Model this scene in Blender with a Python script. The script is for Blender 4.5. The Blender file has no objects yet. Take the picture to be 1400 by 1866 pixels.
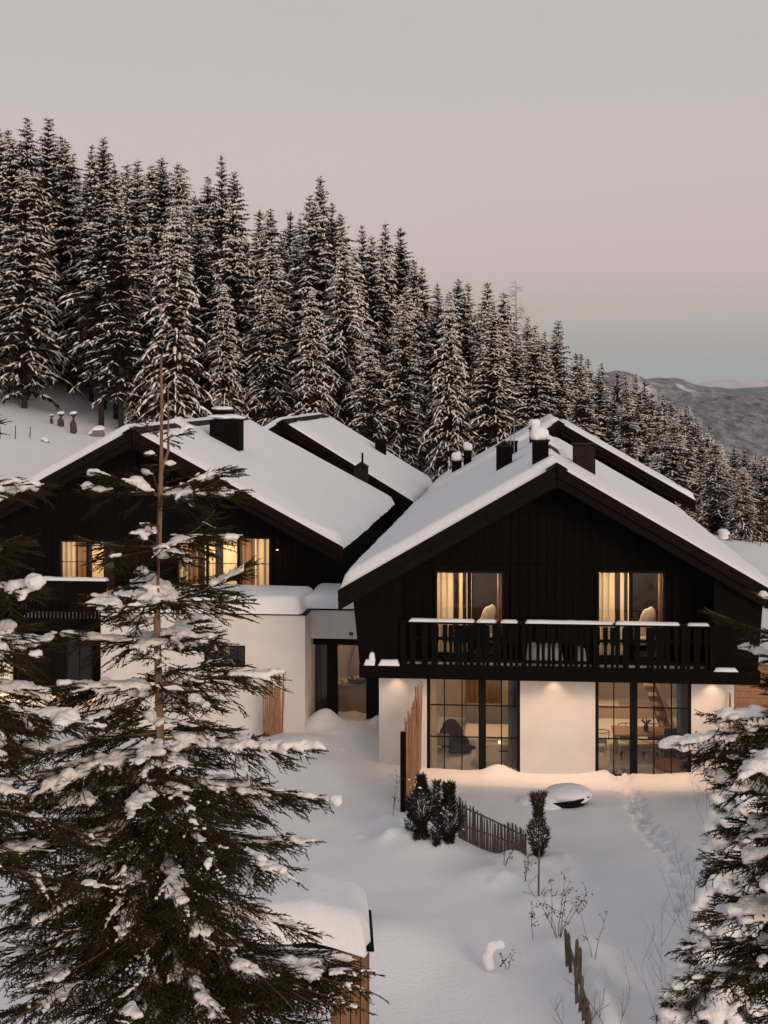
import bpy, math, random
import numpy as np
from mathutils import Vector, Matrix, noise as mnoise

R = math.radians
SC = bpy.context.scene
COL = SC.collection
rng = np.random.default_rng(7)
random.seed(7)

# ------------------------------------------------------------------ camera, sky, sun, exposure
F = 2700.0            # focal length in photograph pixels
CZ = 10.4             # eye height
HORZ = 705.0          # horizon row in the photograph
cam_data = bpy.data.cameras.new('camera')
cam = bpy.data.objects.new('camera', cam_data)
COL.objects.link(cam)
cam_data.sensor_fit = 'VERTICAL'
cam_data.sensor_height = 24.0
cam_data.lens = 24.0 * F / 1866.0
cam_data.shift_y = -(933.0 - HORZ) / 1866.0
cam_data.clip_start = 0.2
cam_data.clip_end = 80000
cam.location = (0, 0, CZ)
cam.rotation_euler = (R(90), 0, 0)
SC.camera = cam

SUN_EL, SUN_AZ = 13.0, 205.0      # behind the camera, low, to the right (azimuth from +Y, clockwise)
world = bpy.data.worlds.new('World')
SC.world = world
world.use_nodes = True
wn, wl = world.node_tree.nodes, world.node_tree.links
wn.clear()
out = wn.new('ShaderNodeOutputWorld')
sky = wn.new('ShaderNodeTexSky'); sky.sky_type = 'NISHITA'; sky.sun_disc = False
sky.sun_elevation = R(4); sky.sun_rotation = R(155); sky.altitude = 1200
bg1 = wn.new('ShaderNodeBackground'); bg1.inputs[1].default_value = 0.015
wl.new(sky.outputs[0], bg1.inputs[0])
geo = wn.new('ShaderNodeNewGeometry')
sep = wn.new('ShaderNodeSeparateXYZ')
tc = wn.new('ShaderNodeTexCoord')
wl.new(tc.outputs['Generated'], sep.inputs[0])
ramp = wn.new('ShaderNodeValToRGB')
mr = wn.new('ShaderNodeMapRange')
mr.inputs['From Min'].default_value = -0.05
mr.inputs['From Max'].default_value = 0.95
wl.new(sep.outputs['Z'], mr.inputs['Value'])
wl.new(mr.outputs[0], ramp.inputs[0])
stops = [(0.000, (.25, .34, .37)), (0.058, (.275, .355, .375)), (0.078, (.330, .345, .350)), (0.100, (.405, .352, .348)),
         (0.14, (.470, .380, .380)), (0.20, (.468, .396, .392)), (0.30, (.430, .400, .392)), (0.55, (.36, .352, .355)), (1.0, (.29, .295, .325))]
cr = ramp.color_ramp
cr.interpolation = 'EASE'
while len(cr.elements) > 1: cr.elements.remove(cr.elements[-1])
cr.elements[0].position = stops[0][0]; cr.elements[0].color = (*stops[0][1], 1)
for p, c in stops[1:]:
    e = cr.elements.new(p); e.color = (*c, 1)
cn = wn.new('ShaderNodeTexNoise'); cn.inputs['Scale'].default_value = 2.2; cn.inputs['Detail'].default_value = 5
cm = wn.new('ShaderNodeMapping'); cm.inputs['Scale'].default_value = (1.0, 1.0, 7.0)
wl.new(tc.outputs['Generated'], cm.inputs[0]); wl.new(cm.outputs[0], cn.inputs['Vector'])
cmr = wn.new('ShaderNodeMapRange'); cmr.inputs['To Min'].default_value = .965; cmr.inputs['To Max'].default_value = 1.035
wl.new(cn.outputs['Fac'], cmr.inputs['Value'])
hsv = wn.new('ShaderNodeHueSaturation'); wl.new(cmr.outputs[0], hsv.inputs['Value']); wl.new(ramp.outputs[0], hsv.inputs['Color'])
bg2 = wn.new('ShaderNodeBackground'); bg2.inputs[1].default_value = 1.0
wl.new(hsv.outputs[0], bg2.inputs[0])
add = wn.new('ShaderNodeAddShader')
wl.new(bg1.outputs[0], add.inputs[0]); wl.new(bg2.outputs[0], add.inputs[1])
wl.new(add.outputs[0], out.inputs[0])

sd = bpy.data.lights.new('sun', 'SUN'); so = bpy.data.objects.new('sun', sd); COL.objects.link(so)
sd.energy = 1.65; sd.angle = R(28); sd.color = (1.0, .77, .60)
az = R(155)   # sun stands at this compass bearing from +Y clockwise: behind the camera on the right
sdir = Vector((math.sin(az) * math.cos(R(SUN_EL)), math.cos(az) * math.cos(R(SUN_EL)), math.sin(R(SUN_EL))))
so.rotation_euler = (-sdir).to_track_quat('-Z', 'Y').to_euler()
SC.view_settings.view_transform = 'Standard'
SC.view_settings.look = 'None'
SC.view_settings.exposure = 0.25
SC.view_settings.gamma = 1.0
SC.view_settings.use_curve_mapping = False
SC.render.engine = 'CYCLES'
SC.cycles.use_denoising = True
SC.cycles.max_bounces = 7
SC.cycles.diffuse_bounces = 4
SC.cycles.transparent_max_bounces = 12
SC.cycles.sample_clamp_indirect = 4.0
SC.cycles.caustics_reflective = False
SC.cycles.caustics_refractive = False

def at(px, py, Y):
    """world point seen at photograph pixel (px,py) standing Y metres away"""
    return Vector(((px - 700.0) * Y / F, Y, CZ - (py - HORZ) * Y / F))

# ------------------------------------------------------------------ materials
MATS = {}
def mat(name, col, rough=0.8, noise_s=0, noise_a=0.0, bump=0.0, bump_s=30, spec=0.3, col2=None, stretch=None, trans=0, sss=0, metal=0):
    if name in MATS: return MATS[name]
    m = bpy.data.materials.new(name); m.use_nodes = True
    n, l = m.node_tree.nodes, m.node_tree.links
    b = n['Principled BSDF']
    b.inputs['Base Color'].default_value = (*col, 1)
    b.inputs['Roughness'].default_value = rough
    b.inputs['Specular IOR Level'].default_value = spec
    b.inputs['Metallic'].default_value = metal
    if sss:
        b.inputs['Subsurface Weight'].default_value = sss
        b.inputs['Subsurface Radius'].default_value = (.06, .07, .09)
    t = n.new('ShaderNodeTexCoord')
    mp = n.new('ShaderNodeMapping')
    l.new(t.outputs['Object'], mp.inputs[0])
    if stretch: mp.inputs['Scale'].default_value = stretch
    if noise_s:
        nz = n.new('ShaderNodeTexNoise'); nz.inputs['Scale'].default_value = noise_s; nz.inputs['Detail'].default_value = 6
        l.new(mp.outputs[0], nz.inputs['Vector'])
        rp = n.new('ShaderNodeValToRGB')
        c2 = col2 if col2 else tuple(max(0, c * (1 - noise_a)) for c in col)
        rp.color_ramp.elements[0].position = .32; rp.color_ramp.elements[1].position = .68
        rp.color_ramp.elements[0].color = (*c2, 1); rp.color_ramp.elements[1].color = (*col, 1)
        l.new(nz.outputs['Fac'], rp.inputs[0])
        last = rp.outputs[0]
        oi = n.new('ShaderNodeObjectInfo')
        hv = n.new('ShaderNodeHueSaturation')
        m2 = n.new('ShaderNodeMapRange'); m2.inputs['To Min'].default_value = .82; m2.inputs['To Max'].default_value = 1.15
        l.new(oi.outputs['Random'], m2.inputs['Value'])
        l.new(m2.outputs[0], hv.inputs['Value'])
        l.new(last, hv.inputs['Color'])
        l.new((hv if name.startswith(('wood', 'needle', 'bark')) else rp).outputs[0], b.inputs['Base Color'])
    if bump:
        nb = n.new('ShaderNodeTexNoise'); nb.inputs['Scale'].default_value = bump_s; nb.inputs['Detail'].default_value = 8
        l.new(mp.outputs[0], nb.inputs['Vector'])
        bp = n.new('ShaderNodeBump'); bp.inputs['Strength'].default_value = bump; bp.inputs['Distance'].default_value = 0.05
        l.new(nb.outputs['Fac'], bp.inputs['Height'])
        l.new(bp.outputs[0], b.inputs['Normal'])
    if trans:
        o = n['Material Output']
        tr = n.new('ShaderNodeBsdfTranslucent'); tr.inputs[0].default_value = (*col, 1)
        mx = n.new('ShaderNodeMixShader'); mx.inputs[0].default_value = trans
        l.new(b.outputs[0], mx.inputs[1]); l.new(tr.outputs[0], mx.inputs[2]); l.new(mx.outputs[0], o.inputs[0])
    MATS[name] = m
    return m

SNOW = mat('snow', (.83, .83, .85), .75, noise_s=1.2, noise_a=.035, bump=.35, bump_s=14, spec=.25)
SNOWF = mat('snow_forest', (.92, .86, .81), .85, spec=.1)
SNOWB = mat('snow_branch', (.84, .82, .81), .8, bump=.6, bump_s=22, spec=.2)
BLACKW = mat('wood_black', (.0038, .0028, .0024), .8, noise_s=3, noise_a=.55, bump=.5, bump_s=18, stretch=(6, 6, .5), spec=.10)
FASCIA = mat('wood_fascia', (.0125, .0080, .0058), .85, noise_s=3, noise_a=.5, bump=.5, bump_s=14, stretch=(3, 3, 3), spec=.05)
BLACKM = mat('metal_black', (.006, .0055, .0055), .7, spec=.12)
CHIM = mat('chimney_cladding', (.005, .0042, .0042), .9, noise_s=5, noise_a=.3, spec=.06)
CHIMB = mat('chimney_brown', (.022, .015, .013), .9, noise_s=5, noise_a=.3, spec=.08)
WHITE = mat('plaster_white', (.70, .665, .63), .9, noise_s=1.6, noise_a=.09, bump=.2, bump_s=60)
LARCH = mat('wood_larch', (.42, .22, .11), .7, noise_s=5, noise_a=.45, bump=.4, bump_s=20, stretch=(8, 8, .8))
OLDW = mat('wood_weathered', (.15, .115, .09), .85, noise_s=5, noise_a=.5, bump=.6, bump_s=20, stretch=(6, 6, .8))
OAK = mat('wood_oak', (.46, .28, .15), .5, noise_s=4, noise_a=.3, stretch=(1, 6, 6))
FLOOR = mat('floor_wood', (.40, .30, .21), .45, noise_s=3, noise_a=.2, stretch=(1, 8, 1))
INW = mat('interior_plaster', (.50, .43, .36), .9)
FAB = mat('fabric_cream', (.70, .62, .52), .95, bump=.2, bump_s=80)
DARKF = mat('fabric_dark', (.03, .03, .035), .95)
GREYF = mat('fabric_grey', (.22, .2, .2), .95)
CURT = mat('curtain_cream', (.85, .74, .56), .95, trans=.55)
CURTB = mat('curtain_brown', (.38, .22, .10), .95, trans=.4)
BARK = mat('bark_spruce', (.34, .205, .13), .9, noise_s=9, noise_a=.5, bump=.8, bump_s=40, stretch=(1, 1, .35))
BARKF = mat('bark_forest', (.040, .028, .022), .95, noise_s=2, noise_a=.5)
TWIG = mat('bark_twig', (.15, .085, .045), .85, noise_s=12, noise_a=.4)
NEED = mat('needles', (.021, .019, .008), .85, noise_s=3.0, noise_a=.0, col2=(.042, .028, .009), spec=.1)
NEEDF = mat('needles_forest', (.018, .013, .008), .95, noise_s=.5, noise_a=.5, col2=(.028, .018, .010), spec=.1)
LEAF = mat('leaf_brown', (.045, .018, .015), .8, noise_s=8, noise_a=.4)
THUJ = mat('needles_thuja', (.013, .013, .008), .8, noise_s=8, noise_a=.4)
THUJB = mat('needles_brown', (.075, .035, .02), .85, noise_s=8, noise_a=.5)
LARCHT = mat('bark_larch_pale', (.30, .27, .26), .9)
STUMP = mat('bark_stump', (.13, .075, .06), .95, noise_s=6, noise_a=.6, bump=1, bump_s=12)
SOIL = mat('rock_grey', (.2, .19, .19), .9, noise_s=4, noise_a=.4, bump=.6, bump_s=6)
BLUE = mat('fabric_blue', (.06, .07, .10), .95)
TEALM = mat('paint_teal', (.10, .16, .15), .6)

def glass_mat():
    m = bpy.data.materials.new('window_glass'); m.use_nodes = True
    n, l = m.node_tree.nodes, m.node_tree.links
    n.clear()
    o = n.new('ShaderNodeOutputMaterial'); t = n.new('ShaderNodeBsdfTransparent'); t.inputs[0].default_value = (.86, .85, .84, 1)
    g = n.new('ShaderNodeBsdfGlossy'); g.inputs['Roughness'].default_value = .02
    f = n.new('ShaderNodeFresnel'); f.inputs[0].default_value = 1.5
    mul = n.new('ShaderNodeMath'); mul.operation = 'MULTIPLY'; mul.inputs[1].default_value = 1.6
    l.new(f.outputs[0], mul.inputs[0])
    x = n.new('ShaderNodeMixShader')
    l.new(mul.outputs[0], x.inputs[0]); l.new(t.outputs[0], x.inputs[1]); l.new(g.outputs[0], x.inputs[2]); l.new(x.outputs[0], o.inputs[0])
    return m
GLASS = glass_mat()

def lampmat(name, col, e):
    m = bpy.data.materials.new(name); m.use_nodes = True
    b = m.node_tree.nodes['Principled BSDF']
    b.inputs['Base Color'].default_value = (.8, .7, .5, 1)
    b.inputs['Emission Color'].default_value = (*col, 1); b.inputs['Emission Strength'].default_value = e
    return m
LAMP = lampmat('lamp_glow', (1, .80, .6), 1.6)
LAMPD = lampmat('lamp_dim', (1, .5, .22), 2.0)

# ------------------------------------------------------------------ mesh helpers
def mesh_np(name, V, T, m, parent=None, smooth=False, loc=None):
    """V (n,3), T (k,3 or 4) arrays -> one mesh object"""
    me = bpy.data.meshes.new(name)
    V = np.asarray(V, dtype=np.float32); T = np.asarray(T, dtype=np.int32)
    k = T.shape[1]
    me.vertices.add(len(V)); me.vertices.foreach_set('co', V.ravel())
    me.loops.add(T.size); me.loops.foreach_set('vertex_index', T.ravel())
    me.polygons.add(len(T))
    me.polygons.foreach_set('loop_start', np.arange(0, T.size, k, dtype=np.int32))
    me.polygons.foreach_set('loop_total', np.full(len(T), k, dtype=np.int32))
    if smooth: me.polygons.foreach_set('use_smooth', np.ones(len(T), dtype=bool))
    me.update(calc_edges=True)
    me.materials.append(m)
    o = bpy.data.objects.new(name, me); COL.objects.link(o)
    if parent: o.parent = parent
    if loc is not None: o.location = loc
    return o

class MB:
    def __init__(s): s.v = []; s.f = []
    def add(s, vs, fs):
        b = len(s.v); s.v += [tuple(v) for v in vs]; s.f += [tuple(i + b for i in f) for f in fs]; return s
    def box(s, x0, x1, y0, y1, z0, z1):
        return s.add([(x0, y0, z0), (x1, y0, z0), (x1, y1, z0), (x0, y1, z0), (x0, y0, z1), (x1, y0, z1), (x1, y1, z1), (x0, y1, z1)],
                     [(0, 3, 2, 1), (4, 5, 6, 7), (0, 1, 5, 4), (1, 2, 6, 5), (2, 3, 7, 6), (3, 0, 4, 7)])
    def prism(s, poly, y0, y1):
        """polygon in x,z (counter-clockwise seen from -y) extruded along y"""
        n = len(poly)
        vs = [(x, y0, z) for x, z in poly] + [(x, y1, z) for x, z in poly]
        fs = [tuple(range(n)), tuple(reversed(range(n, 2 * n)))]
        for i in range(n):
            j = (i + 1) % n; fs.append((i, i + n, j + n, j))
        return s.add(vs, fs)
    def tube(s, pts, rads, n=6, cap=True):
        pts = [Vector(p) for p in pts]
        vs, fs = [], []
        for i, p in enumerate(pts):
            d = (pts[min(i + 1, len(pts) - 1)] - pts[max(i - 1, 0)])
            if d.length < 1e-9: d = Vector((0, 0, 1))
            d.normalize()
            a = d.cross(Vector((0, 0, 1)));
            if a.length < 1e-3: a = d.cross(Vector((1, 0, 0)))
            a.normalize(); b = d.cross(a)
            for k in range(n):
                t = 2 * math.pi * k / n
                vs.append(p + (a * math.cos(t) + b * math.sin(t)) * rads[i])
        for i in range(len(pts) - 1):
            for k in range(n):
                k2 = (k + 1) % n
                fs.append((i * n + k, i * n + k2, (i + 1) * n + k2, (i + 1) * n + k))
        if cap:
            fs.append(tuple(range(n))[::-1]); fs.append(tuple(range((len(pts) - 1) * n, len(pts) * n)))
        return s.add(vs, fs)
    def lathe(s, prof, n=20, c=(0, 0, 0)):
        vs, fs = [], []
        for r, z in prof:
            for k in range(n):
                t = 2 * math.pi * k / n; vs.append((c[0] + r * math.cos(t), c[1] + r * math.sin(t), c[2] + z))
        for i in range(len(prof) - 1):
            for k in range(n):
                k2 = (k + 1) % n; fs.append((i * n + k, i * n + k2, (i + 1) * n + k2, (i + 1) * n + k))
        fs.append(tuple(range(n))[::-1]); fs.append(tuple(range((len(prof) - 1) * n, len(prof) * n)))
        return s.add(vs, fs)
    def build(s, name, m, parent=None, smooth=False, bevel=0, loc=None, rot=None):
        me = bpy.data.meshes.new(name); me.from_pydata(s.v, [], s.f); me.update()
        me.materials.append(m)
        if smooth:
            me.polygons.foreach_set('use_smooth', np.ones(len(me.polygons), dtype=bool))
        o = bpy.data.objects.new(name, me); COL.objects.link(o)
        if parent: o.parent = parent
        if loc is not None: o.location = loc
        if rot is not None: o.rotation_euler = rot
        if bevel:
            b = o.modifiers.new('b', 'BEVEL'); b.width = bevel; b.segments = 1; b.limit_method = 'ANGLE'
        return o

def tag(o, label=None, cat=None, group=None, kind=None):
    if label: o['label'] = label
    if cat: o['category'] = cat
    if group: o['group'] = group
    if kind: o['kind'] = kind
    return o
def empty(name, loc, rz=0, label=None, cat=None, group=None):
    o = bpy.data.objects.new(name, None); COL.objects.link(o)
    o.location = loc; o.rotation_euler = (0, 0, rz); o.empty_display_size = .2
    return tag(o, label, cat, group)
def dup(src, parent=None, loc=None, rot=None, scale=None):
    c = src.copy(); COL.objects.link(c)
    c.parent = parent
    if loc is not None: c.location = loc
    if rot is not None: c.rotation_euler = rot
    if scale is not None: c.scale = scale
    return c
def box(name, x0, x1, y0, y1, z0, z1, m, parent=None, bevel=0):
    return MB().box(x0, x1, y0, y1, z0, z1).build(name, m, parent, bevel=bevel)

ICO = None
def ico_arrays():
    global ICO
    if ICO is None:
        import bmesh
        bm = bmesh.new(); bmesh.ops.create_icosphere(bm, subdivisions=2, radius=1)
        V = np.array([v.co[:] for v in bm.verts]); T = np.array([[v.index for v in f.verts] for f in bm.faces])
        bm.free(); ICO = (V, T)
    return ICO

def blobs(name, centers, radii, m, parent=None, voxel=.04, loc=None, disp=.0, disp_s=6, dec=None):
    """many ellipsoids merged by a voxel remesh into one lumpy smooth skin"""
    V0, T0 = ico_arrays()
    C = np.asarray(centers, dtype=float); Rr = np.asarray(radii, dtype=float)
    if Rr.ndim == 1: Rr = np.stack([Rr] * 3, 1)
    n = len(C)
    V = (V0[None] * Rr[:, None, :] + C[:, None, :]).reshape(-1, 3)
    T = (T0[None] + (np.arange(n) * len(V0))[:, None, None]).reshape(-1, 3)
    o = mesh_np(name, V, T, m, None)
    md = o.modifiers.new('r', 'REMESH'); md.mode = 'VOXEL'; md.voxel_size = voxel; md.use_smooth_shade = True
    sm = o.modifiers.new('s', 'SMOOTH'); sm.factor = .5; sm.iterations = 3
    dg = bpy.context.evaluated_depsgraph_get()
    me = bpy.data.meshes.new_from_object(o.evaluated_get(dg))
    bpy.data.objects.remove(o, do_unlink=True)
    if disp:
        co = np.empty(len(me.vertices) * 3, dtype=np.float32); me.vertices.foreach_get('co', co); co = co.reshape(-1, 3)
        no = np.empty(len(me.vertices) * 3, dtype=np.float32); me.vertices.foreach_get('normal', no); no = no.reshape(-1, 3)
        d = fbm3(co * disp_s) + .45 * fbm3(co * disp_s * 3.4 + 5, 2)
        co += no * (d * disp)[:, None]
        me.vertices.foreach_set('co', co.ravel()); me.update()
    me.name = name
    if not me.materials: me.materials.append(m)
    me.polygons.foreach_set('use_smooth', np.ones(len(me.polygons), dtype=bool))
    ob = bpy.data.objects.new(name, me); COL.objects.link(ob)
    if parent: ob.parent = parent
    if loc is not None: ob.location = loc
    return ob

# cheap vectorised value noise
_G = np.random.default_rng(3).random((64, 64, 64)).astype(np.float32)
def vnoise(P):
    P = np.asarray(P, dtype=np.float64)
    i = np.floor(P).astype(int); f = P - i; f = f * f * (3 - 2 * f)
    r = 0
    for dx in (0, 1):
        for dy in (0, 1):
            for dz in (0, 1):
                w = (f[:, 0] if dx else 1 - f[:, 0]) * (f[:, 1] if dy else 1 - f[:, 1]) * (f[:, 2] if dz else 1 - f[:, 2])
                r = r + w * _G[(i[:, 0] + dx) & 63, (i[:, 1] + dy) & 63, (i[:, 2] + dz) & 63]
    return r * 2 - 1
def fbm3(P, oc=3):
    r = 0; a = 1; P = np.asarray(P, dtype=float)
    for _ in range(oc):
        r = r + a * vnoise(P); P = P * 2.03 + 7.1; a *= .5
    return r / 1.75
def fbm2(x, y, oc=4, seed=0.0):
    x = np.asarray(x, dtype=float); sh = x.shape
    P = np.stack([x.ravel(), np.asarray(y, dtype=float).ravel(), np.full(x.size, seed + .37)], 1)
    return fbm3(P, oc).reshape(sh)

# ------------------------------------------------------------------ terrain
CP = np.array([
    (-3, 30, 0), (5, 30, 0), (12, 30, .2), (-3, 40, .15), (1, 40, 0), (5, 40, 0), (9, 39, 0), (12, 40, .5), (5, 35, 0),
    (-2.3, 44.5, .55), (-6, 42, .35), (-14, 42, .2), (-14, 47, .5), (-22, 45, 1.5), (-30, 45, 3), (-30, 25, .5), (-15, 28, -.2), (-12, 35, 0),
    (-5, 22, -.4), (3, 22, -.3), (9, 22, .2), (14, 24, .5), (0, 12, -1), (-10, 12, -1), (10, 12, -.6), (30, 12, -1), (-30, 10, -.5),
    (-8, 60, 2), (-20, 62, 4.2), (-18.5, 72, 5.6), (-19, 85, 7.4), (-24, 105, 9.1), (-17.6, 96, 7.9), (-14, 95, 7.5), (-40, 62, 7.5), (-50, 90, 13),
    (-4, 70, 2.2), (-4, 95, 5.8), (5, 60, 1.5), (8, 78, 2.5), (8, 95, 4), (14, 90, 3), (18, 72, 2.4), (14, 55, 1.2), (20, 55, 1.5), (24, 90, .8),
    (-25, 130, 12.5), (-50, 130, 19), (-10, 130, 8), (3, 130, 4.5), (13, 130, .5), (24, 125, -3), (34, 120, -6), (33, 180, -14), (46, 150, -14),
    (0, 170, 6), (-20, 170, 15), (-50, 180, 26), (60, 100, -9), (60, 60, -4), (50, 20, -3), (80, 200, -34), (30, 40, .5), (20, 200, -12), (30, 70, -.5)], dtype=float)
def _tps_fit(P, lam=.02):
    xy = P[:, :2] / 50.0; n = len(P)
    d = np.sqrt(((xy[:, None] - xy[None]) ** 2).sum(-1)) + 1e-12
    K = d ** 2 * np.log(d) + lam * .05 * np.eye(n)
    A = np.zeros((n + 3, n + 3)); A[:n, :n] = K; A[:n, n] = 1; A[:n, n + 1:] = xy
    A[n:, :n] = A[:n, n:].T
    b = np.zeros(n + 3); b[:n] = P[:, 2]
    return xy, np.linalg.solve(A, b)
_TX, _TW = _tps_fit(CP)
def _tps(x, y):
    sh = x.shape; xy = np.stack([x.ravel(), y.ravel()], 1) / 50.0
    out = np.empty(len(xy))
    for s in range(0, len(xy), 20000):
        q = xy[s:s + 20000]
        d = np.sqrt(((q[:, None] - _TX[None]) ** 2).sum(-1)) + 1e-12
        out[s:s + 20000] = (d ** 2 * np.log(d)) @ _TW[:-3] + _TW[-3] + q @ _TW[-2:]
    return out.reshape(sh)
def ground_base(x, y):
    x = np.asarray(x, dtype=float); y = np.asarray(y, dtype=float)
    xc = np.clip(x, -60, 85); yc = np.clip(y, 5, 205)
    z = _tps(xc, yc)
    z = z - .30 * np.maximum(x - 85, 0) - .25 * np.maximum(y - 205, 0) + .25 * np.maximum(-60 - x, 0)
    lim = -320 + 20 * fbm2(x / 900, y / 900, 3)
    z = np.where(z < lim * .6, lim * .6 + (z - lim * .6) * .0 + 0, z) if False else np.maximum(z, lim)
    return np.minimum(z, 260)

def gp(px, py, z=0.0):
    """ground point (height z) under a photograph pixel"""
    Y = (CZ - z) * F / (py - HORZ)
    return ((px - 700.0) * Y / F, Y)
bumps = []   # x, y, rx, ry, h, power
def bump(px, py, rpx, rpy, h, z=0, rot=0.0):
    x, y = gp(px, py, z); s = y / F
    bumps.append((x, y, rpx * s, rpy, h, rot))
bump(588, 1322, 32, .42, .50, z=.5)        # drift at the entrance corner
bump(560, 1345, 50, .7, .22, z=.5)
bump(650, 1335, 40, .9, .22, z=.4)
bump(610, 1400, 60, 1.5, .22, z=.2)
bump(690, 1322, 14, .3, .3, z=.4)
bump(910, 1404, 26, .35, .20)        # small heap before the tall window
bump(1110, 1408, 40, .4, .12)
bump(1300, 1425, 26, .35, .30)
bump(1270, 1416, 60, .4, .10)
bump(690, 1720, 85, 1.3, .40)        # soft mound near the shed
bump(780, 1545, 70, .75, .38)        # heap under the evergreens
bump(715, 1535, 28, .35, .22); bump(735, 1500, 45, .5, .2)
bump(905, 1600, 60, .7, .22); bump(985, 1650, 55, .6, .25); bump(940, 1565, 25, .4, .2)
bump(1015, 1570, 30, .5, .15)
bump(1380, 1500, 90, 1.5, .9); bump(1330, 1720, 110, 1.5, .7); bump(1440, 1600, 160, 2.5, 1.0)
bump(1095, 1830, 38, 1.2, .35); bump(1075, 1740, 32, 1.0, .30); bump(1105, 1900, 45, 1.2, .35)
bump(1010, 1720, 40, .7, .16)
bump(100, 1400, 200, 1.5, .3); bump(440, 1400, 90, 1.5, .3)
for _i in range(46):
    _a = random.choice([(700, 1530, 60, 40), (800, 1555, 70, 25), (960, 1620, 60, 60), (905, 1590, 40, 30), (1010, 1580, 40, 20), (640, 1360, 50, 30), (1090, 1800, 30, 70)])
    bump(_a[0] + random.uniform(-1, 1) * _a[2], _a[1] + random.uniform(-1, 1) * _a[3], random.uniform(7, 16), random.uniform(.09, .2), random.uniform(.03, .10))
TRAIL = [gp(1128, 1402), gp(1140, 1432), gp(1160, 1475), gp(1182, 1515), gp(1215, 1555), gp(1240, 1590), gp(1252, 1640), gp(1262, 1700)]
prints = []
_tr = np.array(TRAIL)
_seg = np.sqrt(((_tr[1:] - _tr[:-1]) ** 2).sum(1)); _cs = np.concatenate([[0], np.cumsum(_seg)])
_s = 0
while _s < _cs[-1]:
    px_ = np.interp(_s, _cs, _tr[:, 0]); py_ = np.interp(_s, _cs, _tr[:, 1])
    for side in (-1, 1):
        if random.random() < .8:
            prints.append((px_ + side * random.uniform(.04, .24), py_ + random.uniform(-.12, .12), random.uniform(.05, .13), random.uniform(.08, .22), random.uniform(.05, .20)))
    _s += random.uniform(.16, .28)
def ground(x, y):
    x = np.asarray(x, dtype=float); y = np.asarray(y, dtype=float)
    z = ground_base(x, y)
    near = np.clip((60 - y) / 20, 0, 1)
    z = z + fbm2(x / 5.0, y / 5.0, 3) * .10 + near * fbm2(x / 1.5, y / 1.9, 3, 5) * .038
    z = z + np.clip((y - 62) / 20, 0, 1) * fbm2(x / 6, y / 9, 4, 9) * .35
    for bx, by, rx, ry, h, r in bumps:
        q = ((x - bx) / rx) ** 2 + ((y - by) / ry) ** 2
        z = z + h * np.exp(-q * .9)
    # drip edge: outside the balcony the snow lies a little higher
    v = (y - 38.5) * math.cos(.096) + (x - 4.49) * math.sin(.096)
    edge = 1 / (1 + np.exp((v + .05) / .07))
    inr = np.clip((x + .6) / .6, 0, 1) * np.clip((10.5 - x) / .8, 0, 1) * (y > 20) * (y < 45)
    z = z + .07 * edge * inr * np.clip((v + 4) / 3, 0, 1)
    # churned band along the trail
    if True:
        m = (x > TRAIL[0][0] - 3) & (x < TRAIL[-1][0] + 3) & (y > TRAIL[-1][1] - 1) & (y < TRAIL[0][1] + 1)
        if m.any():
            xs, ys = x[m], y[m]; dz = np.zeros(xs.shape)
            for i in range(len(_tr) - 1):
                a, b = _tr[i], _tr[i + 1]; ab = b - a; t = np.clip(((xs - a[0]) * ab[0] + (ys - a[1]) * ab[1]) / (ab @ ab), 0, 1)
                dd = np.hypot(xs - a[0] - t * ab[0], ys - a[1] - t * ab[1])
                dz = np.minimum(dz, -.06 * np.exp(-(dd / .25) ** 4))
            dz = dz * (1 + .8 * fbm2(xs / .5, ys / .8, 2, 7)) + (dz / -.06) * fbm2(xs / .13, ys / .15, 3, 2) * .10
            for qx, qy, rx, ry, h in prints:
                q = ((xs - qx) / rx) ** 2 + ((ys - qy) / ry) ** 2
                dz = dz - h * np.exp(-q * q) + .12 * h * np.exp(-(q - 2.0) ** 2)
            z[m] += dz
    return z
def gz(x, y): return float(ground(np.array([x]), np.array([y]))[0])

def rayg(px, py, y0=12.0, y1=160.0):
    ys_ = np.linspace(y0, y1, 1500); xs_ = (px - 700) * ys_ / F; zs_ = CZ - (py - HORZ) * ys_ / F
    d = ground(xs_, ys_) - zs_
    k = np.argmax(d > 0)
    return float(xs_[k]), float(ys_[k]), float(ground(xs_[k:k + 1], ys_[k:k + 1])[0])

def stretch_axis(fine0, fine1, step, lo, hi, g=1.12):
    a = list(np.arange(fine0, fine1, step)); s = step
    up = []; x = a[-1]
    while x < hi: s *= g; x += s; up.append(x)
    dn = []; x = a[0]; s = step
    while x > lo: s *= g; x -= s; dn.append(x)
    return np.array(dn[::-1] + a + up)
xs = stretch_axis(-4.5, 11.0, .075, -5500, 9500)
ys = stretch_axis(24.0, 45.0, .095, -1900, 13000, 1.09)
XX, YY = np.meshgrid(xs, ys)
ZZ = ground(XX, YY)
nx, ny = len(xs), len(ys)
idx = np.arange(nx * ny).reshape(ny, nx)
Q = np.stack([idx[:-1, :-1].ravel(), idx[:-1, 1:].ravel(), idx[1:, 1:].ravel(), idx[1:, :-1].ravel()], 1)
g_o = mesh_np('snow_ground', np.stack([XX.ravel(), YY.ravel(), ZZ.ravel()], 1), Q, SNOW, smooth=True)
g_o['kind'] = 'structure'

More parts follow.
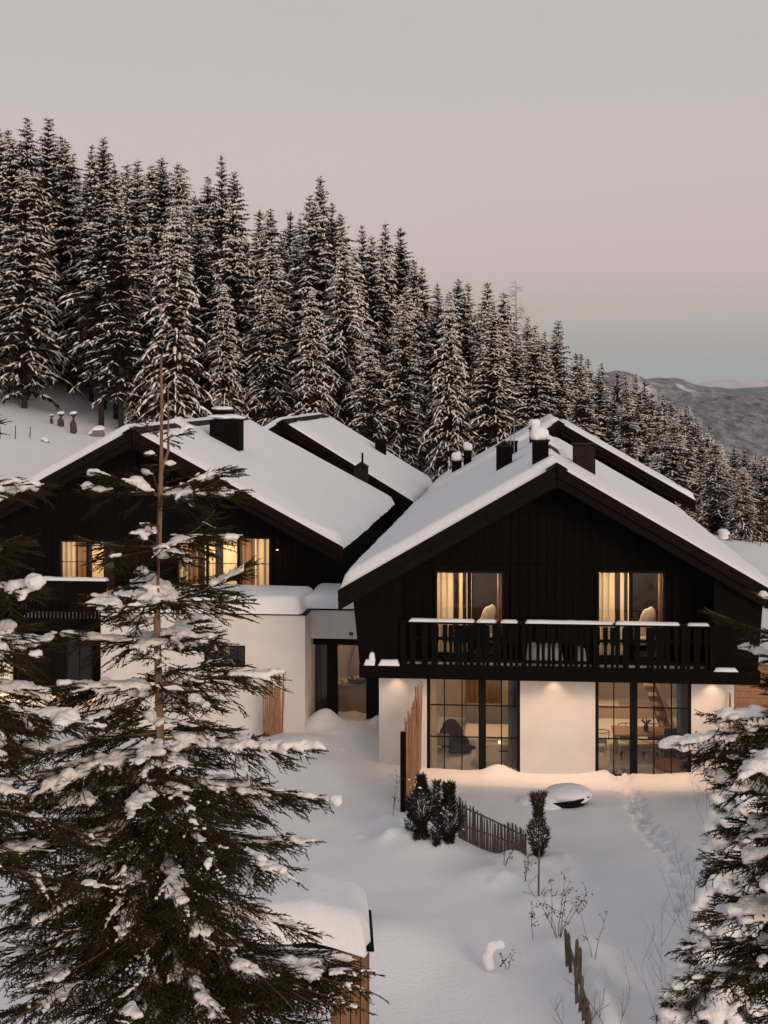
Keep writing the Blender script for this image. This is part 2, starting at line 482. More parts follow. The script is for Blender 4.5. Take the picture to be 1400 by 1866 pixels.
# ------------------------------------------------------------------ far hills
def hill(name, prof, Yc, depth, foot, m, nxr=200, nyr=60, rough=20, seed=1, fr=1.0):
    pxs = np.linspace(prof[0][0], prof[-1][0], nxr)
    zt = CZ - (np.interp(pxs, [p[0] for p in prof], [p[1] for p in prof]) - HORZ) * Yc / F
    X = (pxs - 700) * Yc / F
    v = np.linspace(-1, 1, nyr)
    XX, VV = np.meshgrid(X, v)
    YY = Yc + VV * depth
    prf = np.cos(np.clip(VV, -1, 1) * math.pi / 2) ** .8
    n = fbm2(XX / (rough * 12), YY / (rough * 12), 5, seed)
    rid = 1 - np.abs(fbm2(XX / (rough * 20), YY / (rough * 30), 4, seed + 4)) * 2
    ZZ = foot + (zt[None] - foot) * prf + (n * rough * fr - rid * rough * .5 + rough * .3) * (1 - np.exp(-(VV / .10) ** 2)) + n * rough * .10
    ZZ = ZZ + fbm2(XX / (rough * 3), YY / (rough * 4), 4, seed + 9) * rough * .32 * (1 - np.exp(-(VV / .05) ** 2) * .6)
    idx = np.arange(nxr * nyr).reshape(nyr, nxr)
    Q = np.stack([idx[:-1, :-1].ravel(), idx[:-1, 1:].ravel(), idx[1:, 1:].ravel(), idx[1:, :-1].ravel()], 1)
    o = mesh_np(name, np.stack([XX.ravel(), YY.ravel(), ZZ.ravel()], 1), Q, m, smooth=True)
    o['kind'] = 'structure'
    return o
def hillmat(name, dark, light, s1, thr, s2=None, w=.06, amount=.35):
    m = bpy.data.materials.new(name); m.use_nodes = True
    n, l = m.node_tree.nodes, m.node_tree.links; b = n['Principled BSDF']; b.inputs['Roughness'].default_value = .95
    b.inputs['Specular IOR Level'].default_value = .05
    t = n.new('ShaderNodeTexCoord')
    a = n.new('ShaderNodeTexNoise'); a.inputs['Scale'].default_value = s1; a.inputs['Detail'].default_value = 5
    c = n.new('ShaderNodeTexNoise'); c.inputs['Scale'].default_value = s2 or s1 * 14; c.inputs['Detail'].default_value = 9; c.inputs['Roughness'].default_value = .75
    mp = n.new('ShaderNodeMapping'); mp.inputs['Scale'].default_value = (1, .22, 1.2)
    l.new(t.outputs['Object'], mp.inputs[0]); l.new(mp.outputs[0], a.inputs['Vector']); l.new(mp.outputs[0], c.inputs['Vector'])
    r1 = n.new('ShaderNodeValToRGB'); r1.color_ramp.elements[0].position = thr; r1.color_ramp.elements[1].position = thr + w
    r2 = n.new('ShaderNodeValToRGB'); r2.color_ramp.elements[0].position = .40; r2.color_ramp.elements[1].position = .62
    mid = tuple(d + (g - d) * amount for d, g in zip(dark, light))
    r2.color_ramp.elements[0].color = (*dark, 1); r2.color_ramp.elements[1].color = (*mid, 1)
    l.new(a.outputs['Fac'], r1.inputs[0]); l.new(c.outputs['Fac'], r2.inputs[0])
    x = n.new('ShaderNodeMix'); x.data_type = 'RGBA'
    l.new(r1.outputs[0], x.inputs[0]); l.new(r2.outputs[0], x.inputs[6]); x.inputs[7].default_value = (*light, 1)
    l.new(x.outputs[2], b.inputs['Base Color'])
    return m
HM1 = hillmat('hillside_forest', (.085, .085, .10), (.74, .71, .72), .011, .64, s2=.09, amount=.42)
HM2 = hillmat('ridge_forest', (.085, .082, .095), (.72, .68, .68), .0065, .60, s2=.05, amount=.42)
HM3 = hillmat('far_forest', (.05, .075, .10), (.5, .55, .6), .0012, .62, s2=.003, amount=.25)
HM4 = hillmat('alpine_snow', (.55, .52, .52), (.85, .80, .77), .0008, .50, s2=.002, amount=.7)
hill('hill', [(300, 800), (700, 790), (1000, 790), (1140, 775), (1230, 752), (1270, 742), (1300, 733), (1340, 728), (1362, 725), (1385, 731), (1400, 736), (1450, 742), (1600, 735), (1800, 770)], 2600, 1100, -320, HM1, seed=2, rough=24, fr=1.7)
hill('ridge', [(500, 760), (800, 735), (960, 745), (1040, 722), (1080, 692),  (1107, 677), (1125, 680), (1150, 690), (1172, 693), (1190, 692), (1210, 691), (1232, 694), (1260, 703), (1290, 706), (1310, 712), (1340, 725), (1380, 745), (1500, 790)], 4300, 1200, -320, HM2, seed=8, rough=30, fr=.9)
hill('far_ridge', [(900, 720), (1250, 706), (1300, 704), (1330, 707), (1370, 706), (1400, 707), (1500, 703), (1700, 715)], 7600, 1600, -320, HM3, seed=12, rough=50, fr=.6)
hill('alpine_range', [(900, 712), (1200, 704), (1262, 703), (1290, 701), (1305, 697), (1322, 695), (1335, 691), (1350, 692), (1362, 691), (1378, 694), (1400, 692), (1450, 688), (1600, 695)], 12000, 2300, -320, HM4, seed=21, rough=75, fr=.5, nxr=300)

# ------------------------------------------------------------------ air
hm = bpy.data.materials.new('haze_air'); hm.use_nodes = True
hn = hm.node_tree.nodes; hn.clear()
ho = hn.new('ShaderNodeOutputMaterial'); hv_ = hn.new('ShaderNodeVolumePrincipled')
hv_.inputs['Color'].default_value = (.86, .88, .92, 1); hv_.inputs['Density'].default_value = 4.5e-5; hv_.inputs['Anisotropy'].default_value = 0.0
hm.node_tree.links.new(hv_.outputs[0], ho.inputs['Volume'])
hz = MB().box(-7000, 12000, -2500, 15500, -420, 420).build('haze', hm)
hz['kind'] = 'stuff'

# ------------------------------------------------------------------ houses
class House:
    def __init__(s, ax, ay, Y, yaw, W, L, slope_eave_y, name_label, zg, fo=1.5, so=.75):
        """ax,ay = photo pixel of the front apex, Y = distance, W = half width to the eave; apex and eave heights in metres"""
        s.a = yaw
        s.O = at(ax, ay, Y); s.zg = zg
        s.za = s.O.z; s.W = W; s.L = L; s.ze = slope_eave_y
        s.s = (s.za - s.ze) / W
        s.root = empty('chalet', (s.O.x, s.O.y, zg), -yaw, name_label, 'chalet', 'dark timber chalets under snow')
        s.fo = fo; s.so = so; s.back = 1.0
    def loc(s, u, v, z):  # world point
        return Vector((s.O.x + u * math.cos(s.a) + v * math.sin(s.a), s.O.y - u * math.sin(s.a) + v * math.cos(s.a), z))
    def u(s, px, v):
        """local u of photo column px on the plane at depth v"""
        k = (px - 700.0) / F
        ca, sa = math.cos(s.a), math.sin(s.a)
        # O.x + u ca + v sa = k (O.y - u sa + v ca)
        return (k * (s.O.y + v * ca) - s.O.x - v * sa) / (ca + k * sa)
    def z(s, px, py, v):
        u = s.u(px, v); Y = s.O.y - u * math.sin(s.a) + v * math.cos(s.a)
        return CZ - (py - HORZ) * Y / F - s.zg
    def roofz(s, u): return s.za - s.zg - abs(u) * s.s
    def hit(s, px, py, extra=.3):
        """roof point (u,v) behind photo pixel (ray against the snow surface)"""
        best = None
        o = Vector((0, 0, CZ)); d = at(px, py, 1.0) - o
        for sign in (-1, 1):
            extra = .26 if sign < 0 else .10
            # roof z = za+extra - sign*u*s ; u,v from world
            ca, sa = math.cos(s.a), math.sin(s.a)
            # t: P = o+d t ; u = (P-O).(ca,-sa)
            cu = d.x * ca - d.y * sa; u0 = -s.O.x * ca + s.O.y * sa
            # z: CZ + d.z t = za+extra - s*sign*(u0+cu t)
            den = d.z + s.s * sign * cu
            t = (s.za + extra - CZ - s.s * sign * u0) / den
            if t <= 0: continue
            u = u0 + cu * t; P = o + d * t
            v = (P.x - s.O.x) * sa + (P.y - s.O.y) * ca
            if sign * u >= -.01 and v > -1 and (best is None or t < best[2]): best = (u, v, t)
        return best

def roof_snow(h, T=.34, v0=.05, v1=None, lump=1.0, bare=.25, side='both', name='roof_snow', over=.10, seed=0):
    v1 = v1 or h.L
    vs = np.arange(v0, v1 + .01, .16); W = h.W
    us = np.linspace(-W - over, W + over, int(2 * W / .16))
    U, Vv = np.meshgrid(us, vs)
    d = np.minimum(np.minimum(U + W + over, W + over - U), np.minimum((Vv - v0), (v1 - Vv)))
    r = .38
    q = np.clip(d / r, 0, 1)
    t = T * np.sqrt(np.clip(1 - (1 - q) ** 2, 0, 1))
    eav = np.clip(1 - (W + over - np.abs(U)) / 1.6, 0, 1)
    # the windward right slope is thinner at the verge, and the ridge cap is blown bare
    thin = 1 - .80 * (U > 0) * np.clip(1 - (Vv - v0) / 1.6, 0, 1) * (1 - eav * lump) - .40 * (U > 0) * np.clip((Vv - v0) / 1.6, 0, 1)
    t = t * thin
    pat = .5 + .5 * np.tanh((fbm2(Vv / 2.2, Vv * 0 + 2, 2, seed + 8) + bare) * 6)
    t = t * (1 - pat * np.exp(-((U - .12) / .26) ** 4))
    nz = fbm2(U / 1.8, Vv / 2.6, 3, seed)
    t = t * (1 + .16 * nz + .10 * eav) - .10 * eav * eav * 0
    wob = fbm2(U * 0 + 3, Vv / .8, 3, seed + 2) * .10 * (q < 1)
    base = h.za - h.zg - np.sqrt(U ** 2 + .002) * h.s + .035
    Z = base + t
    Z = np.where(d <= 1e-6, base - .05, Z)
    # eave curls over
    Uo = U + np.sign(U) * eav ** 3 * wob * .8
    n1, n0 = U.shape
    idx = np.arange(n1 * n0).reshape(n1, n0)
    Q = np.stack([idx[:-1, :-1].ravel(), idx[:-1, 1:].ravel(), idx[1:, 1:].ravel(), idx[1:, :-1].ravel()], 1)
    V = np.stack([Uo.ravel(), (Vv + (fbm2(U / .7, Vv * 0 + 1, 3, seed + 5) * .05) * (np.abs(Vv - v0) < .3)).ravel(), Z.ravel()], 1)
    return mesh_np(name, V, Q, SNOW, h.root, smooth=True)

def roof(h, th=.20, capx=True):
    W, L = h.W, h.L
    for sg in (-1, 1):
        a = [(0, h.roofz(0)), (sg * W, h.roofz(W)), (sg * W, h.roofz(W) - th), (0, h.roofz(0) - th)]
        if sg > 0: a = a[::-1]
        MB().prism(a[::-1] if False else a, 0.06, L).build('roof', BLACKW, h.root)
    # barge boards on the front verge: a taller outer board and an inner one set back below it
    for sg in (-1, 1):
        def brd(z0, z1, y0, y1, cut0=0.0):
            p = [(sg * cut0, h.roofz(cut0) + z1), (sg * (W + .06), h.roofz(W + .06) + z1), (sg * (W + .06), h.roofz(W + .06) + z0), (sg * cut0, h.roofz(cut0) + z0)]
            if sg > 0: p = p[::-1]
            return MB().prism(p, y0, y1)
        brd(-.27, .03, -.05, .05, .012).build('barge_board', FASCIA, h.root, bevel=.008)
        brd(-.52, -.275, .02, .12, .012).build('barge_board', FASCIA, h.root, bevel=.008)
        brd(-.20, .03, L + .004, L + .08, .012).build('barge_board', FASCIA, h.root)
    # purlins showing under the verge
    for fu in (-.93, -.5, 0, .5, .93):
        z = h.roofz(fu * W) - th - .02
        off = .12 if fu == 0 else 0
        MB().box(fu * W - .10, fu * W + .10, .14, h.fo + .3, z - .28 - off, z - .02 - off).build('purlin', BLACKW, h.root)

def ridge_cap(h, v0=0.0, v1=None, m=None):
    v1 = v1 or h.L
    z = h.roofz(0)
    w = .28
    MB().prism([(-w, z - w * h.s + .05), (0, z + .05), (w, z - w * h.s + .05), (w, z - w * h.s + .09), (0, z + .10), (-w, z - w * h.s + .09)], v0 - .07, v1).build('ridge_cap', m or BLACKM, h.root)

def gable_boards(h, v, z0, umin, umax, openings=(), bw=.24, split=None, name='wall_board', m=None, zbase=None):
    """vertical cladding boards, each a part of the chalet, from z0 up to the roof underside"""
    m = m or BLACKW
    u = umin; k = 0
    rr = random.Random(int(abs(umin) * 100) + int(v * 10))
    while u < umax - .02:
        w = min(bw, umax - u); a, b = u + .006, u + w - .006
        if a < 0 < b:
            top = None
        segs = [(z0, None)]
        c = (a + b) / 2
        for (o0, o1, p0, p1) in openings:
            if a < o1 - .02 and b > o0 + .02:
                ns = []
                for s0, s1 in segs:
                    ns.append((s0, p0)) if p0 > s0 + .05 else None
                    ns.append((p1, s1))
                segs = ns
        if split:
            ns = []
            for s0, s1 in segs:
                if s0 < split - .1 and s1 is None: ns += [(s0, split - .012), (split + .012, None)]
                else: ns.append((s0, s1))
            segs = ns
        for s0, s1 in segs:
            ta = (h.roofz(a) - .22) if s1 is None else s1
            tb = (h.roofz(b) - .22) if s1 is None else s1
            if min(ta, tb) - s0 < .05: continue
            pr = rr.uniform(0, .022)
            if s1 is None and a < 0 < b:
                poly = [(a, s0), (b, s0), (b, tb), (0, h.roofz(0) - .22), (a, ta)]
            else: poly = [(a, s0), (b, s0), (b, tb), (a, ta)]
            MB().prism(poly, v - pr, v + .05).build(name, m, h.root)
        u += w; k += 1

def chimney(h, px, pbot, wpx, ptop, m=None, snow=0, cap='flat', dwide=1.0, flue=False, label=None, face=0):
    """chimney standing on the roof where its base shows at photo pixel (px,pbot)"""
    hit = h.hit(px, pbot)
    if hit is None: return
    u, v, t = hit
    v = max(v, .9)
    Yd = h.loc(u, v, 0).y
    w = wpx * Yd / F
    ztop = CZ - (ptop - HORZ) * Yd / F - h.zg
    zb = h.roofz(u) - .3 - w * .4
    v = v + w * .5
    m = m or CHIM
    c = MB().box(u - w / 2, u + w / 2, v - w * dwide / 2, v + w * dwide / 2, zb, ztop).build('chimney', m, h.root, bevel=.01)
    if label: c['label'] = label
    e = .035
    if cap == 'gable':
        MB().prism([(u - w / 2 - .05, ztop + .003), (u + w / 2 + .05, ztop + .003), (u, ztop + w * .42)], v - w * dwide / 2 - .04, v + w * dwide / 2 + .04).build('chimney_cap', BLACKM, c)
    elif cap == 'flat':
        MB().box(u - w / 2 - e, u + w / 2 + e, v - w * dwide / 2 - e, v + w * dwide / 2 + e, ztop + .003, ztop + .05).build('chimney_cap', BLACKM, c)
    if flue:
        MB().tube([(u + w * .1, v, ztop), (u + w * .1, v, ztop + w * 1.1)], [.045, .045], 8).build('flue_pipe', CHIM, c)
    if snow:
        cs, rs = [], []
        rr = random.Random(int(px))
        for i in range(9):
            cs.append((u + rr.uniform(-.32, .32) * w, v + rr.uniform(-.32, .32) * w * dwide, ztop + .05 + snow * rr.uniform(.25, .6)))
            q = rr.uniform(.22, .36) * w
            rs.append((q * 1.15, q * 1.15, snow * rr.uniform(.35, .55)))
        cs.append((u, v, ztop + .05 + snow * .35)); rs.append((w * .56, w * dwide * .56, snow * .5))
        blobs('snow_cap', cs, rs, SNOW, c, voxel=.035)
    return c

def vent_rods(h, px, pbot, ptop, n=2, cap=True):
    hit = h.hit(px, pbot)
    if hit is None: return
    u, v, t = hit; Yd = h.loc(u, v, 0).y
    zt = CZ - (ptop - HORZ) * Yd / F - h.zg
    m = MB()
    for i in range(n): m.tube([(u + i * .12, v, h.roofz(u) - .1), (u + i * .12, v, zt)], [.016, .016], 5)
    if cap: m.box(u - .16, u + .25, v - .03, v + .03, zt, zt + .03)
    m.build('antenna', mat('metal_grey', (.25, .23, .22), .5, metal=.6), h.root)

YAW = math.atan(260 / F)
# ---------------- chalet A (front right)
A = House(1015, 850, 38.5, YAW, 5.67, 25.0, 5.05, 'front right black timber chalet with white ground floor and lit windows under a balcony', 0.0)
B = House(240, 785, 46.0, YAW, 6.55, 17.6, 5.50, 'left black timber chalet with curtained glowing upper windows behind the white flat-roofed block', .6)
D = House(1018, 770, 66.5, YAW, 6.0, 10.5, 5.35, 'rear black chalet whose dark gable rises behind the front right chalet roof', 2.0)
C = House(515, 768, 68.5, YAW, 6.0, 14.0, 5.15, 'rear chalet with snowy roof and slim dark chimney between left chalet and forest', 2.2)

for h, sd_ in ((A, 1), (B, 5), (C, 9), (D, 13)):
    roof(h); ridge_cap(h)
    if h is A: roof_snow(h, T=.32, v0=.10, seed=sd_, lump=.0, bare=.1)
    else: roof_snow(h, T=.33, v0=.12, seed=sd_, bare=.35)

# ---- A upper storey
h = A; r = A.root
V1 = 1.5
zb0 = h.z(1000, 1241, 0.15); zb1 = zb0 + .36         # balcony edge beam
zr = h.z(1000, 1134, .25)                             # rail top
uL, uR = h.u(655, .15), h.u(1386, .15)
zc = zb0 - .02                                         # ceiling of the ground floor
# window openings of the upper storey (u0,u1,z0,z1)
def opening(hh, pa, pb, pyt, pyb, v):
    return (hh.u(pa, v), hh.u(pb, v), hh.z((pa + pb) / 2, pyb, v), hh.z((pa + pb) / 2, pyt, v))
opsA = [(h.u(793, V1), h.u(918, V1), zb1 + .02, h.z(850, 1040, V1)), (h.u(1088, V1), h.u(1212, V1), zb1 + .02, h.z(1150, 1040, V1))]
gable_boards(h, V1, zb1, -5.05, 5.05, opsA, split=h.z(1050, 1029, V1))
# solid wall behind the boards (with the same openings), built as strips
def backing(hh, v, z0, umin, umax, ops, m, y1=.25, name='gable_wall'):
    us = sorted({umin, umax, 0.0} | {o[0] for o in ops} | {o[1] for o in ops})
    mb = MB()
    for a, b in zip(us[:-1], us[1:]):
        c = (a + b) / 2; s0 = z0
        op = [o for o in ops if o[0] < c < o[1]]
        if op:
            if op[0][2] > z0 + .03: mb.box(a, b, v + .06, v + y1, z0, op[0][2])
            s0 = op[0][3]
        mb.prism([(a, s0), (b, s0), (b, hh.roofz(b) - .21), (a, hh.roofz(a) - .21)], v + .06, v + y1)
    return mb.build(name, m, hh.root)
backing(A, V1, zb1, -5.05, 5.05, opsA, BLACKW)

def side_walls(hh, v0, v1, z0, uw, m=BLACKW, zt=None):
    for sg in (-1, 1):
        u0 = sg * uw
        MB().box(min(u0, u0 - sg * .2), max(u0, u0 - sg * .2), v0, v1, z0, hh.roofz(uw) - .2).build('side_wall', m, hh.root)
side_walls(A, V1 + .06, A.L - .7, zb1, 5.05)
# rear gable
def rear_wall(hh, z0, uw):
    v = hh.L - .8
    MB().prism([(-uw, z0), (uw, z0), (uw, hh.roofz(uw) - .2), (0, hh.roofz(0) - .2), (-uw, hh.roofz(uw) - .2)], v, v + .2).build('rear_wall', BLACKW, hh.root)
rear_wall(A, 0, 5.05)
# splayed side cheeks of the balcony
for sg, pxi, pt, pbm in ((-1, 730, 642, 655), (1, 1302, 1392, 1382)):
    a = h.u(pxi, .25); t = h.u(pt, .25); b = h.u(pbm, .25)
    n = 6
    for k in range(n):
        f0, f1 = k / n, (k + 1) / n
        bu0, bu1 = b + (a - b) * f0, b + (a - b) * f1; tu0, tu1 = t + (a - t) * f0, t + (a - t) * f1
        p = [(bu0, zb1), (bu1, zb1), (tu1, h.roofz(tu1) - .24), (tu0, h.roofz(tu0) - .24)]
        if sg > 0: p = [p[1], p[0], p[3], p[2]]
        g = .006
        MB().prism(p, .30 - .012 * (k % 2), .36).build('wall_board', BLACKW, r)
    x0 = h.u(pbm, .3)
    MB().box(min(x0, x0 + sg * -.06), max(x0, x0 + sg * -.06), .37, V1, zb1, h.roofz(x0) - .24).build('cheek_wall', BLACKW, r)
# balcony floor, beam, rails
box('balcony_beam', uL, uR, .10, .32, zb0, zb1 - .003, BLACKW, r, bevel=.01)
box('balcony_floor', uL + .05, uR - .05, .325, V1 - .02, zb1 - .12, zb1 - .02, BLACKW, r)
box('soffit', uL + .05, uR - .05, .325, V1 + 0.0, zb0 + .02, zb0 + .06, BLACKW, r)
bu0, bu1 = h.u(732, .2), h.u(1300, .2)
box('balcony_rail', bu0, bu1, .12, .30, zr - .07, zr, BLACKW, r, bevel=.006)
box('balcony_rail', bu0, bu1, .205, .245, zr - .50, zr - .42, BLACKW, r)
box('balcony_rail', bu0, bu1, .205, .245, zb1 + .08, zb1 + .16, BLACKW, r)
# slats: broad above, cut narrow below
sw = .150
zmid = zb1 + .62
sl = MB().prism([(-.046, zb1 + .01), (.046, zb1 + .01), (.046, zmid - .03), (.072, zmid), (.072, zr - .09), (-.072, zr - .09), (-.072, zmid), (-.046, zmid - .03)], .165, .20).build('balcony_slat', BLACKW, r)
n = int((bu1 - bu0) / sw)
sl.location = (bu0 + sw * .5, 0, 0)
for k in range(1, n):
    dup(sl, r, loc=(bu0 + sw * (k + .5), random.uniform(-.006, .006), random.uniform(-.01, .01)), rot=(0, random.uniform(-.02, .02), 0), scale=(random.uniform(.88, 1.04), 1, 1))
for pc in (735, 872, 955, 1085, 1245, 1298):
    c = h.u(pc, .2); box('balcony_post', c - .06, c + .06, .10, .30, zb1, zr - .075, BLACKW, r)
# snow strips on the rail and beam
def snow_strip(hh, u0, u1, v0, v1, z, t, name='snow_strip', seed=1, root=None):
    us = np.linspace(u0, u1, max(8, int((u1 - u0) / .06))); vs = np.linspace(v0, v1, 7)
    U, Vv = np.meshgrid(us, vs)
    d = np.minimum(np.minimum(U - u0, u1 - U), np.minimum(Vv - v0, v1 - Vv)); q = np.clip(d / .07, 0, 1)
    Z = z + t * np.sqrt(1 - (1 - q) ** 2) * (1 + .3 * fbm2(U / .4, Vv / .3, 3, seed))
    Z = np.where(d <= 1e-6, z - .012, Z)
    idx = np.arange(U.size).reshape(U.shape)
    Q = np.stack([idx[:-1, :-1].ravel(), idx[:-1, 1:].ravel(), idx[1:, 1:].ravel(), idx[1:, :-1].ravel()], 1)
    return mesh_np(name, np.stack([U.ravel(), Vv.ravel(), Z.ravel()], 1), Q, SNOW, root or hh.root, smooth=True)
for k, (pa, pb) in enumerate(((745, 866), (868, 906), (912, 945), (957, 1118), (1121, 1240), (1252, 1294))):
    snow_strip(h, h.u(pa, .2), h.u(pb, .2), .10, .34, zr - .004, .062 if k != 5 else .05, seed=k)
for k, (pa, pb) in enumerate(((664, 684), (690, 729), (1300, 1345))):
    snow_strip(h, h.u(pa, .18), h.u(pb, .18), .06, .31, zb1 - .01, .14 if k < 2 else .07, seed=k + 20)
snow_strip(h, h.u(672, .18), h.u(684, .18), .10, .31, zb1 + .07, .22, seed=33)
# snow lying on the balcony floor, seen between the slats
snow_strip(h, bu0 + .1, bu1 - .1, .33, 1.0, zb1 - .02, .055, seed=41, name='balcony_snow')
snow_strip(h, h.u(958, .5), h.u(1028, .5), .40, 1.4, zb1 - .02, .46, seed=42, name='balcony_snow')
snow_strip(h, h.u(1050, .5), h.u(1070, .5), .40, 1.2, zb1 - .02, .42, seed=43, name='balcony_snow')
# thin snow ledge on the gable moulding
box('moulding', h.u(1000, V1), h.u(1110, V1), V1 - .07, V1 - .03, h.z(1050, 1031, V1), h.z(1050, 1028, V1), BLACKW, r)

# ---- windows helper
def window(hh, u0, u1, z0, z1, v, mull=(), trans=(), fr=.06, posts=(), parent=None, name='window', bar=.03, glass=True):
    """frame ring + bars; panes are sub-parts"""
    mb = MB()
    mb.box(u0, u0 + fr, v - .05, v + .03, z0, z1); mb.box(u1 - fr, u1, v - .05, v + .03, z0, z1)
    mb.box(u0 + fr, u1 - fr, v - .05, v + .03, z1 - fr, z1); mb.box(u0 + fr, u1 - fr, v - .05, v + .03, z0, z0 + fr)
    w = mb.build(name, BLACKM, hh.root)
    for c, wd in posts: box('window_post', c - wd / 2, c + wd / 2, v - .06, v + .04, z0 + fr, z1 - fr, BLACKM, w)
    for c in mull: box('glazing_bar', c - bar / 2, c + bar / 2, v - .035, v + .015, z0 + fr, z1 - fr, BLACKM, w)
    for c in trans: box('glazing_bar', u0 + fr, u1 - fr, v - .03, v + .01, c - bar / 2, c + bar / 2, BLACKM, w)
    if glass:
        cols = sorted([u0 + fr] + [m for m in mull] + [p[0] for p in posts] + [u1 - fr])
        rows = sorted([z0 + fr] + list(trans) + [z1 - fr])
        for a, b in zip(cols[:-1], cols[1:]):
            for c, d in zip(rows[:-1], rows[1:]):
                MB().add([(a, v - .012, c), (b, v - .012, c), (b, v - .012, d), (a, v - .012, d)], [(0, 1, 2, 3)]).build('pane', GLASS, w)
    return w
def curtain(hh, u0, u1, z0, z1, v, m, label, amp=.05, per=.16, group=None, seed=0):
    n = max(8, int((u1 - u0) / .02)); us = np.linspace(u0, u1, n)
    rr = np.random.default_rng(seed)
    ph = np.cumsum(rr.uniform(.6, 1.4, n)) * (2 * math.pi * ((u1 - u0) / n) / per)
    vv = v + np.sin(ph) * amp
    V = np.concatenate([np.stack([us, vv, np.full(n, z1)], 1), np.stack([us, vv * .98 + v * .02 + .01, np.full(n, z0)], 1)])
    V[:, :] = V
    i = np.arange(n - 1); Q = np.stack([i + n, i + n + 1, i + 1, i], 1)
    org = hh.loc((u0 + u1) / 2, v, hh.zg + z0)
    o = mesh_np('curtain', V - np.array([(u0 + u1) / 2, v, z0]), Q, m, smooth=True)
    o.location = org; o.rotation_euler = (0, 0, -hh.a)
    return tag(o, label, 'curtain', group)
def point(hh, u, v, z, e, col=(1, .68, .40), r_=.12, typ='POINT', name='room_or_fill_light'):
    l = bpy.data.lights.new(name, typ); l.energy = e; l.color = col; l.shadow_soft_size = r_
    o = bpy.data.objects.new(name, l); COL.objects.link(o); o.location = hh.loc(u, v, z + hh.zg); return o

# upper rooms of A: shallow lit rooms behind the glass
def room(hh, u0, u1, v0, v1, z0, z1, wallm=INW, floorm=FLOOR, name='room'):
    t = .05
    box('interior_wall', u0, u1, v1, v1 + t, z0, z1, wallm, hh.root)
    box('interior_wall', u0 - t, u0, v0, v1, z0, z1, wallm, hh.root)
    box('interior_wall', u1, u1 + t, v0, v1, z0, z1, wallm, hh.root)
    box('interior_floor', u0 - t, u1 + t, v0, v1 + t, z0 - t, z0, floorm, hh.root)
    box('interior_ceiling', u0 - t, u1 + t, v0, v1 + t, z1, z1 + t, wallm, hh.root)
DWALL = mat('wood_dark_panel', (.028, .016, .010), .7, noise_s=4, noise_a=.4)
for k, (o0, o1, p0, p1) in enumerate(opsA):
    base_px = 793 if k == 0 else 1088
    U = lambda p: h.u(base_px + p - 793, V1 + .25)
    window(h, o0, o1, p0, p1, V1 + .02, mull=[], posts=[((o0 + o1) / 2 + .0, .10)], trans=[])
    room(h, o0 - .3, o1 + .3, V1 + .28, V1 + 3.4, zb1, p1 + .05, DWALL)
    side = 'left' if k == 0 else 'right'
    grp = None  # curtains added in place of reflections in the upper panes
    curtain(h, U(794), U(826), p0 + .02, p1 - .05, V1 + .40, CURT, f'pleated curtain standing for warm reflection in the {side} upper window of the front right chalet', seed=k)
    curtain(h, U(836), U(843), p0 + .02, p1 - .05, V1 + .40, CURT, f'narrow curtain fold standing for a reflection, middle of the {side} upper window, front right chalet', amp=.03, seed=k + 3)
    curtain(h, U(850), U(859), p0 + .02, p1 - .05, V1 + .42, CURT, f'second narrow curtain fold standing for a reflection in the {side} upper window, front right chalet', amp=.03, seed=k + 6)
    curtain(h, U(906), U(914), p0 + .02, p1 - .05, V1 + .42, CURTB, f'dim brown curtain standing for reflection, far edge of the {side} upper window, front right chalet', amp=.03, seed=k + 9)
    # pale armchair shape put in for a reflection in the glass
    ub = U(888); b = empty('armchair', h.loc(ub, V1 + .9, zb1 + h.zg), -h.a, f'pale rounded armchair standing for reflection in the {side} upper window of the front right chalet', 'armchair')
    blobs('backrest', [(0, .1, .75), (-.12, .1, .6), (.12, .1, .95)], [(.22, .12, .5), (.2, .12, .35), (.16, .12, .35)], FAB, b, voxel=.04)
    MB().box(-.30, .30, -.35, .1, .28, .48).build('seat', FAB, b, bevel=.03)
    for x in (-.26, .26):
        for y in (-.3, .05): MB().tube([(x, y, 0), (x, y, .3)], [.02, .02], 6).build('leg', OAK, b)
    point(h, (o0 + o1) / 2 - .1, V1 + 1.6, zb1 + 1.9, 110)
    point(h, (o0 + o1) / 2 + .5, V1 + .62, zb1 + 2.0, 24, r_=.06)  # small fill light added to brighten the pale armchair shape

# ---- A ground floor
zt = zb0 + .02
gw0, gw1 = h.u(691, V1), h.u(1338, V1)
wA = (h.u(778, V1), h.u(948, V1)); wB = (h.u(1085, V1), h.u(1260, V1))
zf = -.12
for a, b in ((gw0, wA[0]), (wA[1], wB[0]), (wB[1], gw1)):
    box('plaster_wall', a, b, V1, V1 + .28, -.5, zt, WHITE, r, bevel=.004)
box('plaster_wall', gw0, gw0 + .28, V1 + .283, A.L - 1, -.5, zt + .3, WHITE, r)
box('plaster_wall', gw1 - .28, gw1, V1 + .283, A.L - 1, -.5, zt + .3, WHITE, r)
UA = lambda p: h.u(p, V1); ZA = lambda p: h.z(860, p, V1)
window(h, wA[0], wA[1], zf, zt, V1 + .06, mull=[UA(810), UA(842), UA(914)], posts=[(UA(879), .20)], trans=[ZA(1286), ZA(1344)], fr=.09, name='tall_window')
ZB = lambda p: h.z(1170, p, V1)
window(h, wB[0], wB[1], zf, zt, V1 + .06, mull=[UA(1119), UA(1192), UA(1224)], posts=[(UA(1155), .20)], trans=[ZB(1290), ZB(1348)], fr=.09, name='tall_window')
